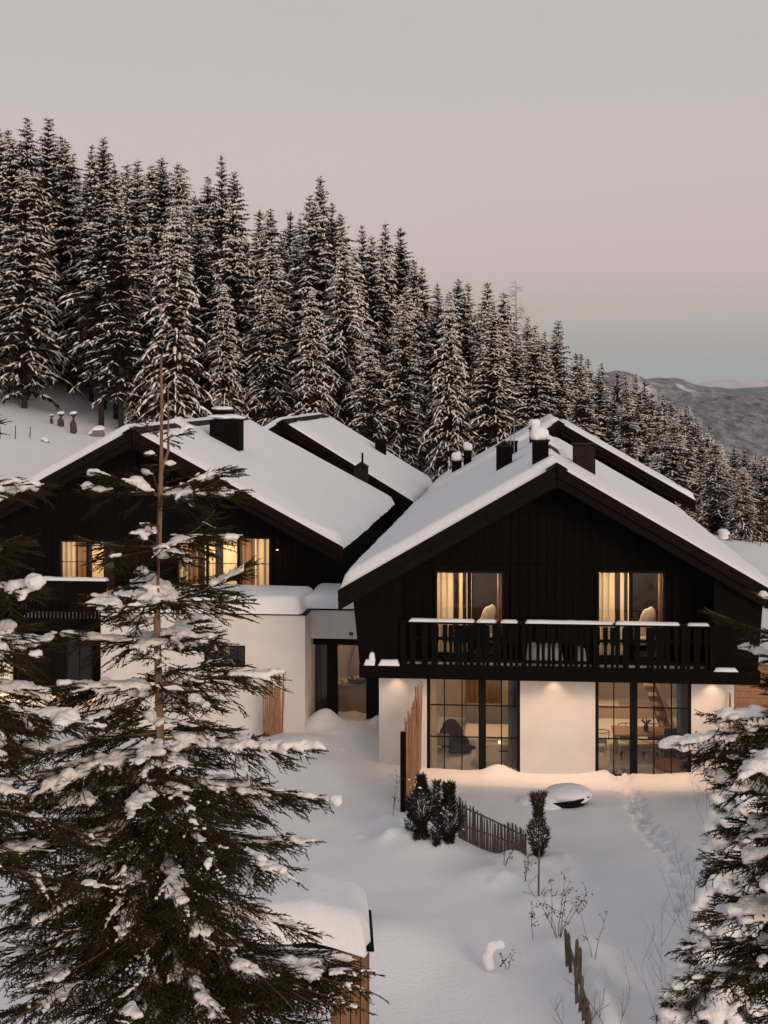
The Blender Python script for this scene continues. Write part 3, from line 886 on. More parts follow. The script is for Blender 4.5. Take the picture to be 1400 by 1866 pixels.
# room shell
um = (wA[1] + wB[0]) / 2
room(h, wA[0] - .5, um - .1, V1 + .30, V1 + 4.6, zf, zt + .0, INW)
room(h, um + .1, wB[1] + .5, V1 + .30, V1 + 7.0, zf, zt + .0, INW)
box('eave_floor', -5.0, 5.0, V1 + .3, A.L - .9, zt + .06, zb1, BLACKW, r)
point(h, (wA[0] + wA[1]) / 2 + .4, V1 + 2.6, 2.1, 42)
point(h, (wB[0] + wB[1]) / 2 - .4, V1 + 3.8, 2.1, 62)
def thing_at(name, hh, u, v, z, label, cat, rz=0, group=None):
    return empty(name, hh.loc(u, v, z + hh.zg), -hh.a + rz, label, cat, group)
# bedroom
t = thing_at('bed', h, UA(862), V1 + 2.7, zf, 'bed with pale duvet on a dark frame inside the left tall ground-floor window', 'bed')
MB().box(-.35, 1.5, -.9, .95, .05, .30).build('bed_frame', DARKF, t, bevel=.02)
MB().box(-.35, 1.5, -.92, .9, .305, .58).build('mattress', mat('fabric_white', (.85, .78, .7), .95), t, bevel=.05)
MB().box(.95, 1.45, -.8, -.2, .56, .78).build('pillow', FAB, t, bevel=.06); MB().box(.95, 1.45, .1, .75, .56, .78).build('pillow', GREYF, t, bevel=.06)
MB().box(-.35, 1.5, .96, 1.04, .0, 1.15).build('headboard', GREYF, t, bevel=.02)
t = thing_at('side_cabinet', h, UA(905), V1 + 1.0, zf, 'low pale cabinet with one drawer inside the left tall window behind the snow heap', 'cabinet')
MB().box(-.6, .75, -.2, .2, .1, .62).build('body', mat('cabinet_cream', (.72, .58, .42), .6), t, bevel=.01)
MB().box(-.55, .70, -.225, -.203, .34, .58).build('drawer', mat('cabinet_cream', (.7, .6, .45), .6), t, bevel=.004)
MB().box(.05, .30, -.245, -.227, .45, .48).build('handle', BLACKM, t)
for x in (-.52, .67): MB().box(x - .03, x + .03, -.15, .15, 0, .098).build('leg', OAK, t)
t = thing_at('wall_lamp', h, UA(909), V1 + .95, zf + .63, 'tiny round lit lamp on the cabinet inside the left tall window', 'lamp')
MB().lathe([(.0, 0), (.03, .01), (.04, .045), (.03, .075), (0, .085)], 12).build('globe', LAMP, t, smooth=True)
t = thing_at('lounge_chair', h, UA(828), V1 + 1.5, zf, 'dark padded armchair inside the left tall window', 'chair', R(35))
MB().box(-.34, .34, -.34, .3, .26, .46).build('seat', DARKF, t, bevel=.06)
blobs('backrest', [(0, .30, .55), (-.28, .12, .48), (.28, .12, .48), (0, .34, .85), (-.2, .3, .7), (.2, .3, .7)], [(.36, .10, .30), (.09, .34, .2), (.09, .34, .2), (.30, .09, .28), (.2, .1, .25), (.2, .1, .25)], DARKF, t, voxel=.035)
for x in (-.28, .28):
    for y in (-.28, .25): MB().tube([(x, y, .27), (x * 1.1, y * 1.1, 0)], [.018, .012], 6).build('leg', OAK, t)
t = thing_at('desk_chair', h, UA(800), V1 + .9, zf, 'slim-legged small chair behind the lower left panes of the left tall window', 'chair')
MB().box(-.22, .22, -.2, .2, .40, .45).build('seat', GREYF, t, bevel=.02); MB().box(-.22, .22, .16, .2, .5, .85).build('backrest', GREYF, t, bevel=.02)
for x in (-.18, .18):
    for y in (-.16, .16): MB().tube([(x, y, .40), (x * 1.4, y * 1.3, 0)], [.014, .01], 6).build('leg', OAK, t)
curtain(h, UA(783), UA(796), zf + .02, zt - .03, V1 + .36, CURT, 'gathered cream curtain at the far edge of the left tall ground-floor window', amp=.04, per=.08, seed=31)
curtain(h, UA(842), UA(905), zf + .9, zt - .03, V1 + 4.3, CURTB, 'brown curtain hanging at the back of the bedroom behind the left tall window', amp=.05, per=.14, seed=33)
curtain(h, UA(926), UA(943), zf + .02, zt - .03, V1 + .36, GREYF, 'grey curtain beside the thick right frame of the left tall window', amp=.04, per=.09, seed=32)
t = thing_at('picture', h, UA(922), V1 + 4.50, 1.6, 'dark framed picture high on the bedroom wall behind the left tall window', 'picture')
MB().box(-.3, .3, 0, .04, 0, .7).build('frame', BLACKM, t); MB().box(-.25, .25, -.006, -.002, .05, .65).build('print', BLUE, t)
# dining / kitchen room
t = thing_at('dining_table', h, UA(1190), V1 + 2.3, zf, 'long pale wooden dining table inside the right tall ground-floor window', 'table')
MB().box(-.95, 1.15, -.55, .55, .72, .77).build('tabletop', OAK, t, bevel=.008)
for x in (-.85, 1.05):
    for y in (-.45, .45): MB().box(x - .04, x + .04, y - .04, y + .04, 0, .718).build('leg', OAK, t)
t = thing_at('vase', h, UA(1190), V1 + 2.3, zf + .77, 'small dark flower vase standing on the dining table', 'vase')
MB().lathe([(.05, 0), (.08, .06), (.06, .14), (.035, .18), (.045, .2)], 14).build('vessel', DARKF, t, smooth=True)
tw = MB()
for k in range(9):
    a = k * .7; tw.tube([(0, 0, .15), (.13 * math.cos(a), .13 * math.sin(a), .30)], [.008, .02], 4)
tw.build('flowers', LEAF, t)
ch = None
for k, (du, dv, rz) in enumerate(((-1.3, .0, -90), (-.55, -.85, 180), (.05, -.9, 180), (.65, -.85, 180), (-.5, .85, 0), (.3, .85, 0))):
    lab = ['rounded grey chair at the near end of the dining table, beside the black window post', 'first of the grey chairs along the window side of the dining table',
           'middle of the grey chairs along the window side of the dining table', 'last of the grey chairs along the window side of the dining table',
           'grey chair across the dining table nearer the kitchen counter', 'grey chair across the dining table nearer the stair'][k]
    root = thing_at('dining_chair', h, UA(1190) + du, V1 + 2.3 + dv, zf, lab, 'chair', R(rz), 'chairs round the dining table')
    if ch is None:
        parts = [MB().box(-.21, .21, -.2, .2, .43, .47).build('seat', GREYF, root, bevel=.015)]
        ring = [( .24 * math.cos(R(a)), .05 + .22 * math.sin(R(a)), .72) for a in range(-20, 201, 20)]
        parts.append(MB().tube(ring, [.018] * len(ring), 6).build('backrest', mat('wood_pale', (.6, .42, .25), .5), root))
        parts.append(MB().tube([(0, .24, .47), (0, .27, .72)], [.015, .015], 6).build('back_post', OAK, root))
        for x in (-.18, .18):
            for y in (-.16, .16): parts.append(MB().tube([(x, y, .43), (x * 1.25, y * 1.25, 0)], [.016, .011], 6).build('leg', BLACKM, root))
        ch = parts
    else:
        for q in ch: dup(q, root)
t = thing_at('pendant_lamp', h, UA(1190), V1 + 2.0, zt - .62, 'black dome pendant lamp hanging over the dining table', 'lamp')
MB().lathe([(.24, 0), (.23, .06), (.17, .17), (.06, .24), (.02, .26)], 20).build('shade', BLACKM, t, smooth=True)
MB().tube([(0, 0, .26), (0, 0, .60)], [.008, .008], 5).build('cord', BLACKM, t)
t = thing_at('kitchen_counter', h, UA(1122), V1 + 5.2, zf, 'pale kitchen counter with a light worktop at the back of the dining room', 'counter')
MB().box(-1.1, 1.9, -.35, .35, 0, .88).build('cabinet', mat('cabinet_taupe', (.45, .34, .26), .6), t, bevel=.005)
MB().box(-.75, .4, -.38, .38, .883, .93).build('worktop', mat('worktop', (.75, .68, .58), .4), t)
t = thing_at('wall_shelf', h, UA(1128), V1 + 6.7, 1.95, 'teal shelf board high on the kitchen back wall', 'shelf')
MB().box(-.9, 1.1, 0, .25, 0, .08).build('board', TEALM, t)
MB().box(-.05, .9, .05, .22, .081, .25).build('box', FAB, t)
t = thing_at('staircase', h, UA(1238), V1 + 3.9, zf, 'steep dark staircase rising behind the dining table', 'staircase')
MB().prism([(.0, 0), (.35, 0), (-.55, 2.5), (-.9, 2.5)][::-1], 0, .06).build('stringer', GREYF, t)
MB().prism([(.30, 0.2), (.40, 0.2), (-.5, 2.6), (-.6, 2.6)][::-1], -.62, -.56).build('handrail', CURT, t)
for k in range(8): MB().box(.05 - k * .115, .30 - k * .115, -.55, 0, .28 * k + .1, .28 * k + .14).build('tread', OAK, t)
t = thing_at('sofa', h, UA(1238), V1 + 1.3, zf, 'dark blue upholstered bench end behind the rightmost panes of the right tall window', 'sofa')
MB().box(-.25, .45, -.2, .35, .1, .45).build('seat', BLUE, t, bevel=.03); MB().box(-.25, .45, .2, .36, .45, 1.0).build('backrest', BLUE, t, bevel=.03)
curtain(h, UA(1236), UA(1256), zf + .02, zt - .03, V1 + .36, GREYF, 'grey curtain at the far edge of the right tall ground-floor window', amp=.04, per=.09, seed=36)
t = thing_at('fire_bowl', h, UA(1230), V1 + .75, zf, 'orange round pouffe low behind the lower right panes of the right tall window', 'pouffe')
MB().lathe([(.42, 0), (.52, .12), (.5, .26), (.3, .33), (0, .34)], 20).build('cushion', mat('fabric_orange', (.5, .18, .08), .9), t, smooth=True)
# downlights on the soffit with wall scallops
for k, (p, e) in enumerate(((722, 22), (1010, 26), (1300, 34))):
    u = h.u(p, V1 - .22)
    t = thing_at('downlight', h, u, V1 - .26, zb0 - .06, ['small soffit downlight above the wall left of the left tall window', 'small soffit downlight above the white wall between the two tall windows', 'small soffit downlight above the wall right of the right tall window'][k], 'lamp', group='downlights under the balcony')
    MB().lathe([(.05, 0), (.055, .01), (.055, .075), (0, .076)], 16).build('housing', WHITE, t)
    l = bpy.data.lights.new('downlight_beam', 'SPOT'); l.energy = e * .52; l.color = (1, .66, .38); l.spot_size = R(100); l.spot_blend = .8; l.shadow_soft_size = .03
    o = bpy.data.objects.new('downlight_beam', l); COL.objects.link(o)
    o.location = h.loc(u, V1 - .24, zb0 - .075); o.rotation_euler = (R(4), 0, -h.a)
# the light strip tucked under the soffit
for pa, pb in ((760, 1325),):
    ua, ub = h.u(pa, .9), h.u(pb, .9)
    l = bpy.data.lights.new('soffit_strip', 'AREA'); l.shape = 'RECTANGLE'; l.size = ub - ua; l.size_y = .05; l.energy = 34; l.color = (1, .60, .36); l.spread = R(78)
    o = bpy.data.objects.new('soffit_strip', l); COL.objects.link(o); o.location = h.loc((ua + ub) / 2, V1 - .45, zb0 + .005); o.rotation_euler = (0, 0, -h.a)
# chimneys of A
chimney(A, 919, 856, 29, 815, cap='gable', label='gabled dark chimney without snow on the left slope')
chimney(A, 935, 832, 16, 806, cap='flat')
chimney(A, 986, 851, 30, 805, snow=.42, cap='flat', label='chimney beside the ridge carrying a big snow cap')
chimney(A, 974, 808, 18, 782, snow=.35, cap='flat')
chimney(A, 1065, 862, 40, 812, m=CHIMB, cap='flat', snow=0, label='wide brown chimney on the right slope')
vent_rods(A, 931, 838, 776, 2)
# ---------------- chalet B
h = B; r = B.root; V1 = 1.5
opsB = [(h.u(108, V1), h.u(212, V1), h.z(150, 1085, V1), h.z(150, 984, V1)), (h.u(322, V1), h.u(494, V1), h.z(400, 1092, V1), h.z(400, 978, V1))]
zb = h.z(150, 1150, V1)
gable_boards(h, V1, 0.0, -5.9, 5.9, opsB, bw=.26)
backing(h, V1, 0.0, -5.9, 5.9, opsB, BLACKW)
side_walls(h, V1 + .06, h.L - .7, 0, 5.9); rear_wall(h, 0, 5.9)
for k, (o0, o1, p0, p1) in enumerate(opsB):
    ms = [o0 + (o1 - o0) * f for f in ((.5,) if k == 0 else (.33, .66))]
    window(h, o0, o1, p0, p1, V1 + .02, mull=[], posts=[(c, .07) for c in ms], trans=[h.z(150, 1024, V1)], bar=.02)
    room(h, o0 - .3, o1 + .3, V1 + .28, V1 + 3.2, p0 - .2, p1 + .05, DWALL)
    point(h, (o0 + o1) / 2, V1 + 1.7, p1 - .4, 120 if k == 0 else 190)
U = lambda p: h.u(p, V1 + .3)
o = opsB[0]
curtain(h, U(112), U(137), o[2] + .05, o[3] - .05, V1 + .4, CURT, 'pale lit curtain, first from the left in the leftmost window of the left chalet', seed=51)
curtain(h, U(139), U(156), o[2] + .05, o[3] - .05, V1 + .46, CURTB, 'brown lit curtain in the leftmost upper window of the left chalet', seed=52)
curtain(h, U(166), U(187), o[2] + .05, o[3] - .05, V1 + .4, CURT, 'striped glowing curtain by the right side of the leftmost window of the left chalet', per=.09, seed=53)
o = opsB[1]
for k, (pa, pb, mm, lab) in enumerate(((326, 342, CURT, 'pale lit curtain at the left end of the wide upper window of the left chalet'),
        (343, 360, CURTB, 'brown lit curtain beside the pale one at the left end of the wide upper window'),
        (372, 392, CURT, 'narrow striped glowing curtain left of the centre of the wide upper window'),
        (405, 430, CURT, 'striped glowing curtain right of the centre of the wide upper window'),
        (441, 462, CURTB, 'brown lit curtain in the right third of the wide upper window'),
        (463, 490, CURT, 'broad pale lit curtain at the right end of the wide upper window'))):
    curtain(h, U(pa), U(pb), o[2] + .05, o[3] - .05, V1 + .4 + .04 * (k % 2), mm, lab, per=.10 if k in (2, 3) else .2, seed=60 + k)
# ledge, balcony on the left
zl = h.z(150, 1056, .3)
bl0, bl1 = h.u(40, .3), h.u(198, .3)
zbb = h.z(150, 1146, .3)
box('balcony_rail', bl0, bl1, .1, .34, zl - .07, zl, BLACKW, r)
snow_strip(h, h.u(72, .2), h.u(197, .2), .08, .36, zl - .005, .09, seed=71)
box('balcony_beam', bl0 - 1.5, bl1, .1, .34, zbb, zbb + .32, BLACKW, r)
box('balcony_floor', bl0 - 1.5, bl1, .35, V1, zbb + .2, zbb + .3, BLACKW, r)
sl = MB().prism([(-.04, zbb + .33), (.04, zbb + .33), (.04, zbb + .75), (.058, zbb + .85), (.058, zl - .08), (-.058, zl - .08), (-.058, zbb + .85), (-.04, zbb + .75)], .18, .21).build('balcony_slat', BLACKW, r)
n = int((bl1 - bl0) / .12); sl.location = (bl0 + .06, 0, 0)
for k in range(1, n): dup(sl, r, loc=(bl0 + .12 * (k + .5), 0, 0))
snow_strip(h, bl0, bl1, .36, 1.0, zbb + .3, .14, seed=73, name='balcony_snow')
box('ledge', h.u(310, V1 - .1), h.u(445, V1 - .1), V1 - .16, V1 - .03, h.z(380, 976, V1), h.z(380, 974, V1), BLACKW, r)
snow_strip(h, h.u(310, V1 - .1), h.u(445, V1 - .1), V1 - .17, V1 - .03, h.z(380, 974, V1) + .001, .025, seed=74)
# ground floor plaster with warm window on the far left
box('plaster_wall', h.u(-260, V1 - .3), h.u(20, V1 - .3), V1 - .34, V1 - .10, -.6, zbb - .02, WHITE, r)
wx = (h.u(120, V1 - .1), h.u(170, V1 - .1))
window(h, wx[0], wx[1], .3, zbb - .1, V1 - .06, mull=[(wx[0] + wx[1]) / 2], trans=[])
l = bpy.data.lights.new('soffit_strip', 'AREA'); l.shape = 'RECTANGLE'; l.size = 7; l.size_y = .05; l.energy = 55; l.color = (1, .60, .30); l.spread = R(100)
o_ = bpy.data.objects.new('soffit_strip', l); COL.objects.link(o_); o_.location = h.loc(h.u(10, 1), .9, h.zg + zbb + .15); o_.rotation_euler = (0, 0, -h.a)
# wall lantern
u = h.u(506, V1 - .1); zz = h.z(506, 1000, V1)
t = thing_at('wall_lantern', h, u, V1 - .12, zz, 'small dim wall lantern on the dark boards right of the wide curtained window', 'lamp')
MB().box(-.05, .05, 0, .08, .12, .30).build('bracket', BLACKM, t)
MB().lathe([(.05, 0), (.07, .02), (.05, .11), (.02, .13)], 10, (0, -.03, 0)).build('shade', BLACKM, t)
MB().lathe([(0.0, -.03), (.035, -.02), (.035, .0), (0, .005)], 8, (0, -.03, 0)).build('bulb', LAMPD, t)
point(h, u, V1 - .2, zz - .08, 1.2, (1, .42, .15), .03, name='lantern_light')
# chimneys of B
chimney(B, 408, 815, 54, 766, cap='none', snow=.16, dwide=.9, label='broad black chimney block with thin snow on top')
chimney(B, 403, 768, 34, 750, cap='flat', snow=.14)
chimney(B, 657, 880, 24, 852, m=CHIMB, cap='gable', flue=True, label='slim brown chimney with a pipe near the eave')
# roof valley dormer beyond ridge and C chimneys
chimney(C, 693, 828, 19, 802, cap='flat', label='slim dark chimney without snow')
chimney(C, 511, 790, 13, 746, cap='none')
for hh in (C, D):
    gable_boards(hh, 1.4, 0.0, -5.3, 5.3, [], bw=.42)
    backing(hh, 1.4, 0.0, -5.3, 5.3, [], BLACKW)
    side_walls(hh, 1.5, hh.L - .7, 0, 5.3); rear_wall(hh, 0, 5.3)
chimney(D, 832, 862, 17, 842, cap='flat', snow=.42)
chimney(D, 852, 850, 14, 823, cap='flat', snow=.42)
chimney(D, 1178, 860, 21, 827, m=CHIMB, cap='flat', label='brown chimney on the right slope')
chimney(D, 1022, 790, 17, 757, m=CHIMB, cap='flat', snow=.30)
vent_rods(D, 1167, 852, 806, 1, False)

# ---------------- white flat-roofed link block with entrance
LK = House(370, 1118, 43.0, YAW, 4.0, 6.0, 2.0, 'white flat-roofed block joining the two chalets with the lit glass entrance', .3)
LK.root.name = 'entrance_block'; LK.root['category'] = 'building'; del LK.root['group']
h = LK; r = h.root
z1 = h.z(370, 1119, 0)
x0, x1 = h.u(184, 0), h.u(556, 0); xr = h.u(700, 1.05)
wo = (h.u(372, 0), h.u(447, 0), h.z(420, 1216, 0), h.z(420, 1176, 0))
for a, b, c, d in ((x0, wo[0], -.8, z1), (wo[1], x1, -.8, z1), (wo[0], wo[1], -.8, wo[2]), (wo[0], wo[1], wo[3], z1)):
    MB().box(a, b, 0, .3, c, d).build('plaster_wall', WHITE, r)
MB().box(x1 - .3, x1, .302, 2.8, -.8, z1).build('plaster_wall', WHITE, r)
MB().box(x0, x0 + .3, .302, 3.0, -.8, z1).build('plaster_wall', WHITE, r)
MB().box(x0 - .04, x1 + .04, -.05, 1.05, z1 + .002, z1 + .05).build('parapet_cap', BLACKM, r)
MB().box(x0 - .04, xr + .8, 1.053, 4.2, z1 + .002, z1 + .05).build('parapet_cap', BLACKM, r)
zd = h.z(620, 1164, 1.1)
MB().box(x1 + .003, xr, 1.10, 1.40, zd, z1).build('plaster_wall', WHITE, r)
window(h, wo[0], wo[1], wo[2], wo[3], .10, mull=[wo[0] + .38 * (wo[1] - wo[0]), wo[0] + .8 * (wo[1] - wo[0])])
MB().box(wo[0] - .2, wo[1] + .2, 1.2, 1.25, wo[2] - .3, wo[3] + .3).build('interior_wall', BLUE, r)
curtain(h, wo[0] + .42 * (wo[1] - wo[0]), wo[0] + .56 * (wo[1] - wo[0]), wo[2] + .05, wo[3] - .05, .35, FAB, 'pale curtain in the middle of the small window of the flat-roofed block', seed=91)
curtain(h, wo[0] + .88 * (wo[1] - wo[0]), wo[0] + .96 * (wo[1] - wo[0]), wo[2] + .05, wo[3] - .05, .35, FAB, 'pale curtain at the right end of the small window of the flat-roofed block', seed=92)
# snow on the roof of the block
def flat_snow(hh, u0, u1, v0, v1, z, T, seed):
    us = np.arange(u0, u1, .12); vs = np.arange(v0, v1, .12)
    U, Vv = np.meshgrid(us, vs); u1_, v1_ = us[-1], vs[-1]
    d = np.minimum(np.minimum(U - u0, u1_ - U), np.minimum(Vv - v0, v1_ - Vv)); q = np.clip(d / .30, 0, 1)
    Z = z + T * np.sqrt(1 - (1 - q) ** 2) * (1 + .14 * fbm2(U / 1.5, Vv / 1.2, 3, seed))
    Z = np.where(d <= 1e-6, z - .01, Z)
    idx = np.arange(U.size).reshape(U.shape)
    Q = np.stack([idx[:-1, :-1].ravel(), idx[:-1, 1:].ravel(), idx[1:, 1:].ravel(), idx[1:, :-1].ravel()], 1)
    return mesh_np('roof_snow', np.stack([U.ravel(), Vv.ravel(), Z.ravel()], 1), Q, SNOW, hh.root, smooth=True)
flat_snow(h, x0 - .06, x1 + .03, -.07, 3.0, z1 + .05, .46, 3)
flat_snow(h, x1 - .3, xr + .6, 1.06, 4.2, z1 + .05, .36, 4)
# entrance glazing 1.1 m back, behind the lintel
ve = 1.75; ze0 = .15
UE = lambda p: h.u(p, ve)
MB().box(UE(562), UE(700), ve - .1, ve + .1, zd - .28, zd - .003).build('door_lintel', BLACKM, r)
MB().box(x1 + .003, xr, 1.403, ve + 3, zd + .02, zd + .08).build('soffit', WHITE, r)
for a, b in ((562, 567), (597, 616), (668, 690)): MB().box(UE(a), UE(b), ve - .1, ve + .1, -.5, zd - .283).build('door_post', BLACKM, r)
for a, b in ((567, 597), (616, 668)):
    MB().add([(UE(a), ve, 0), (UE(b), ve, 0), (UE(b), ve, zd - .29), (UE(a), ve, zd - .29)], [(0, 1, 2, 3)]).build('door_glass', GLASS, r)
hall = [UE(562) - .6, UE(700) + .7, ve + .1, ve + 3.4]
box('interior_wall', hall[0], hall[1], hall[3], hall[3] + .05, 0, zd + .05, INW, r)
box('interior_wall', hall[0] - .05, hall[0], hall[2], hall[3], 0, zd + .05, DWALL, r); box('interior_wall', hall[1], hall[1] + .05, hall[2], hall[3], 0, zd + .05, INW, r)
box('interior_floor', hall[0], hall[1], hall[2], hall[3], .0, .1, OAK, r)
box('interior_ceiling', hall[0], hall[1], hall[2], hall[3], zd + .09, zd + .13, INW, r)
MB().prism([(UE(616), 1.0), (UE(700), 1.0), (UE(700), 2.9), (UE(645), 2.9)], ve + 2.6, ve + 2.7).build('stair_panel', mat('wood_grey_brown', (.20, .14, .12), .7, noise_s=4, noise_a=.3), r)
curtain(h, UE(566), UE(596), .2, zd - .3, ve + .3, mat('reflection_dark', (.03, .025, .02), .9), 'dark folds standing for a reflection in the narrow left pane of the entrance', per=.12, seed=81)  # dark folded sheet put in for a reflection on the door glass
t = thing_at('sideboard', h, UE(645), ve + .9, .1, 'low oak chest holding a bowl just inside the entrance glass', 'sideboard')
zsb = h.z(640, 1246, ve + .9) - .1
MB().box(-.95, 1.3, -.3, .35, 0, zsb).build('cabinet', OAK, t, bevel=.006)
MB().box(-.98, 1.33, -.33, .38, zsb + .002, zsb + .04).build('top_board', OAK, t, bevel=.004)
t = thing_at('bowl', h, UE(648), ve + .85, .1 + zsb + .042, 'round dark-rimmed bowl of pine cones on the oak chest', 'bowl')
MB().lathe([(.20, 0), (.30, .07), (.33, .15), (.31, .16), (.27, .10), (0, .09)], 22).build('vessel', BLACKM, t, smooth=True)
for k in range(8):
    a = k * 2.4; q = .05 + .02 * k
    blobs('pine_cone', [(q * math.cos(a), q * math.sin(a), .15)], [(.05, .05, .06)], OAK, t, voxel=.02)
t = thing_at('rope_knot', h, UE(624), ve + .80, .1 + zsb + .042, 'coil of pale rope lying beside the bowl', 'rope')
m_ = MB()
for k in range(4):
    c = [(.10 * math.cos(a) + .03 * k - .05, .10 * math.sin(a + k), .08 + .07 * math.sin(2 * a + k)) for a in np.linspace(0, 6.28, 18)]
    m_.tube(c, [.02] * 18, 6)
m_.build('coil', CURT, t, smooth=True)
point(h, UE(650), ve + 1.6, zd - .5, 24); point(h, UE(655), ve + .28, zd - .45, 16, r_=.08)  # second light added near the glass to brighten the sideboard front
# house number plaque
t = thing_at('number_plaque', h, h.u(640, 1.1), 1.075, h.z(640, 1155, 1.1), 'small black square number plaque on the white wall above the entrance', 'plaque')
MB().box(-.055, .055, 0, .02, -.045, .045).build('plate', BLACKM, t)
MB().box(-.018, .012, -.004, -.001, -.012, .006).build('digit', WHITE, t)

# ------------------------------------------------------------------ forest spruces
def unit3(v): return v / (np.linalg.norm(v) + 1e-9)
def forest_tree(seed, H=20.0, Rb=2.5, snow=1.0, bare=.1, droop=1.0):
    """arrays for trunk, dark crown and snow pads of one tall spruce"""
    rr = np.random.default_rng(seed)
    CV, CT, SV, ST = [], [], [], []
    nc = ns = 0
    h = H * bare
    whor = 0
    lean = rr.uniform(-.15, .15, 2)
    prof_n = rr.uniform(.75, 1.2, 60)
    while h < H * .985:
        f = (h - H * bare) / (H * (1 - bare))
        rad = Rb * (1 - f) ** .74 * (.60 + .40 * min(1, f * 5 + .35)) * prof_n[whor % 60] + .12
        nb = int(rr.integers(5, 8)) if f < .9 else 5; heavy = rr.uniform(.35, 1.5)
        for k in range(nb):
            az = 2 * math.pi * (k + rr.uniform(-.35, .35)) / nb + whor * 1.3
            L = rad * rr.uniform(.65, 1.18)
            if rr.random() < .05: L *= 1.25
            z0 = h + rr.uniform(-.12, .12)
            bl = heavy * rr.choice([.25, .9, 1.35])
            d0 = np.array([math.cos(az), math.sin(az)])
            side = np.array([-d0[1], d0[0]])
            el0 = rr.uniform(-.05, .25) + .35 * f - .12 * (1 - f) * droop; el1 = -.75 * droop + .7 * f + rr.uniform(-.15, .15)
            seg = 5; pts = []; rr_ = 0; zz = z0
            for i in range(seg + 1):
                t = i / seg; pts.append((d0 * rr_, zz)); e = el0 + (el1 - el0) * min(1, t * 1.3)
                rr_ += math.cos(e) * L / seg; zz += math.sin(e) * L / seg
            P = np.array([[p[0][0] + lean[0] * h / H, p[0][1] + lean[1] * h / H, p[1]] for p in pts])
            S3 = np.array([side[0], side[1], 0])
            wb = min(.70, .16 + L * .26)
            # fronds: side triangles and hanging ones
            for i in range(seg):
                a, b = P[i], P[i + 1]; t = (i + .5) / seg; w = wb * (1.05 - .75 * t) * (.9 if i == 0 else 1)
                for sg in (-1, 1):
                    for q in (0, 1):
                        c0 = a + (b - a) * (q * .5); c1 = a + (b - a) * (q * .5 + .45)
                        tip = (c0 + c1) / 2 + S3 * sg * w * rr.uniform(.7, 1.3) + (b - a) * rr.uniform(.3, .9) + np.array([0, 0, -w * rr.uniform(.25, .75)])
                        CV += [c0, c1, tip]; CT.append((nc, nc + 1, nc + 2)); nc += 3
                c0 = a; c1 = b; tip = (a + b) / 2 + np.array([0, 0, -w * rr.uniform(.5, 1.1)]) + S3 * rr.uniform(-.1, .1)
                CV += [c0, c1, tip]; CT.append((nc, nc + 1, nc + 2)); nc += 3
                if i == seg - 1:
                    tip = b + (b - a) * rr.uniform(.6, 1.0)
                    CV += [b + S3 * .04, b - S3 * .04, tip]; CT.append((nc, nc + 1, nc + 2)); nc += 3
            # snow pads riding on the frond
            i0 = 1 if L > .7 else 0
            for i in range(i0, seg):
                pr = .80 * snow * bl * (1.0 if i > 1 else .6) * (.8 if f > .85 else 1)
                if rr.random() > pr: continue
                a, b = P[i] * 1.0, P[i + 1] * 1.0
                ext = rr.uniform(-.1, 1.0); b = b + (b - a) * ext
                w = wb * (1.0 - .55 * i / seg) * rr.uniform(.14, .42) * (.8 + .4 * snow); th = rr.uniform(.04, .13) * (.7 + .5 * snow)
                up = np.array([0, 0, 1.0]); off = S3 * rr.uniform(-.5, .5) * w
                m = (a + b) / 2 + off
                vs = [a + off * .7 + up * .02, m + S3 * w * .55 - up * (.02 + w * .22), m - S3 * w * .55 - up * (.02 + w * .22), b + off * .8 - up * .01, m + up * th + S3 * w * .2, m + up * th - S3 * w * .2]
                SV += vs; n0 = ns
                ST += [(n0, n0 + 1, n0 + 4), (n0 + 1, n0 + 3, n0 + 4), (n0, n0 + 5, n0 + 2), (n0 + 2, n0 + 5, n0 + 3), (n0, n0 + 4, n0 + 5), (n0 + 3, n0 + 5, n0 + 4), (n0, n0 + 2, n0 + 1), (n0 + 1, n0 + 2, n0 + 3)]
                ns += 6
                for sg in (-1, 1):
                    if rr.random() > .62: continue
                    sd_v = S3 * sg * wb * rr.uniform(.6, 1.1) + (P[i + 1] - P[i]) * rr.uniform(.2, .9) - up * wb * rr.uniform(.2, .6)
                    c0 = P[i] + (P[i + 1] - P[i]) * rr.random() + S3 * sg * wb * .12 + up * .02; c1 = c0 + sd_v
                    wv_ = unit3(np.cross(sd_v, up)) * rr.uniform(.03, .07)
                    SV += [c0, (c0 + c1) / 2 + wv_ + up * .02, (c0 + c1) / 2 - wv_ + up * .02, c1, (c0 + c1) / 2 + up * .07]; n0 = ns
                    ST += [(n0, n0 + 1, n0 + 4), (n0 + 1, n0 + 3, n0 + 4), (n0, n0 + 4, n0 + 2), (n0 + 2, n0 + 4, n0 + 3)]
                    ns += 5
        h += (.58 - .33 * f) * rr.uniform(.7, 1.3) * (H / 20) ** .5
        whor += 1
    # leader spike
    top = np.array([lean[0], lean[1], H])
    for a in (0, 2.1, 4.2):
        CV += [top + np.array([.05 * math.cos(a), .05 * math.sin(a), -.9]), top + np.array([.05 * math.cos(a + 1.5), .05 * math.sin(a + 1.5), -.9]), top]
        CT.append((nc, nc + 1, nc + 2)); nc += 3
    tr = MB(); r0 = H * .0105
    tr.tube([(0, 0, -1.0), (lean[0] * .3, lean[1] * .3, H * .3), (lean[0] * .7, lean[1] * .7, H * .7), (lean[0], lean[1], H * .98)], [r0 * 1.15, r0 * .85, r0 * .4, .02], 7)
    # dead lower branches
    for k in range(10):
        z = rr.uniform(.03, bare + .05) * H; a = rr.uniform(0, 6.28); l = rr.uniform(.5, 1.4)
        tr.tube([(0, 0, z), (l * math.cos(a), l * math.sin(a), z - .2 * l)], [.03, .01], 3, cap=False)
    return np.array(CV), np.array(CT), np.array(SV), np.array(ST), tr

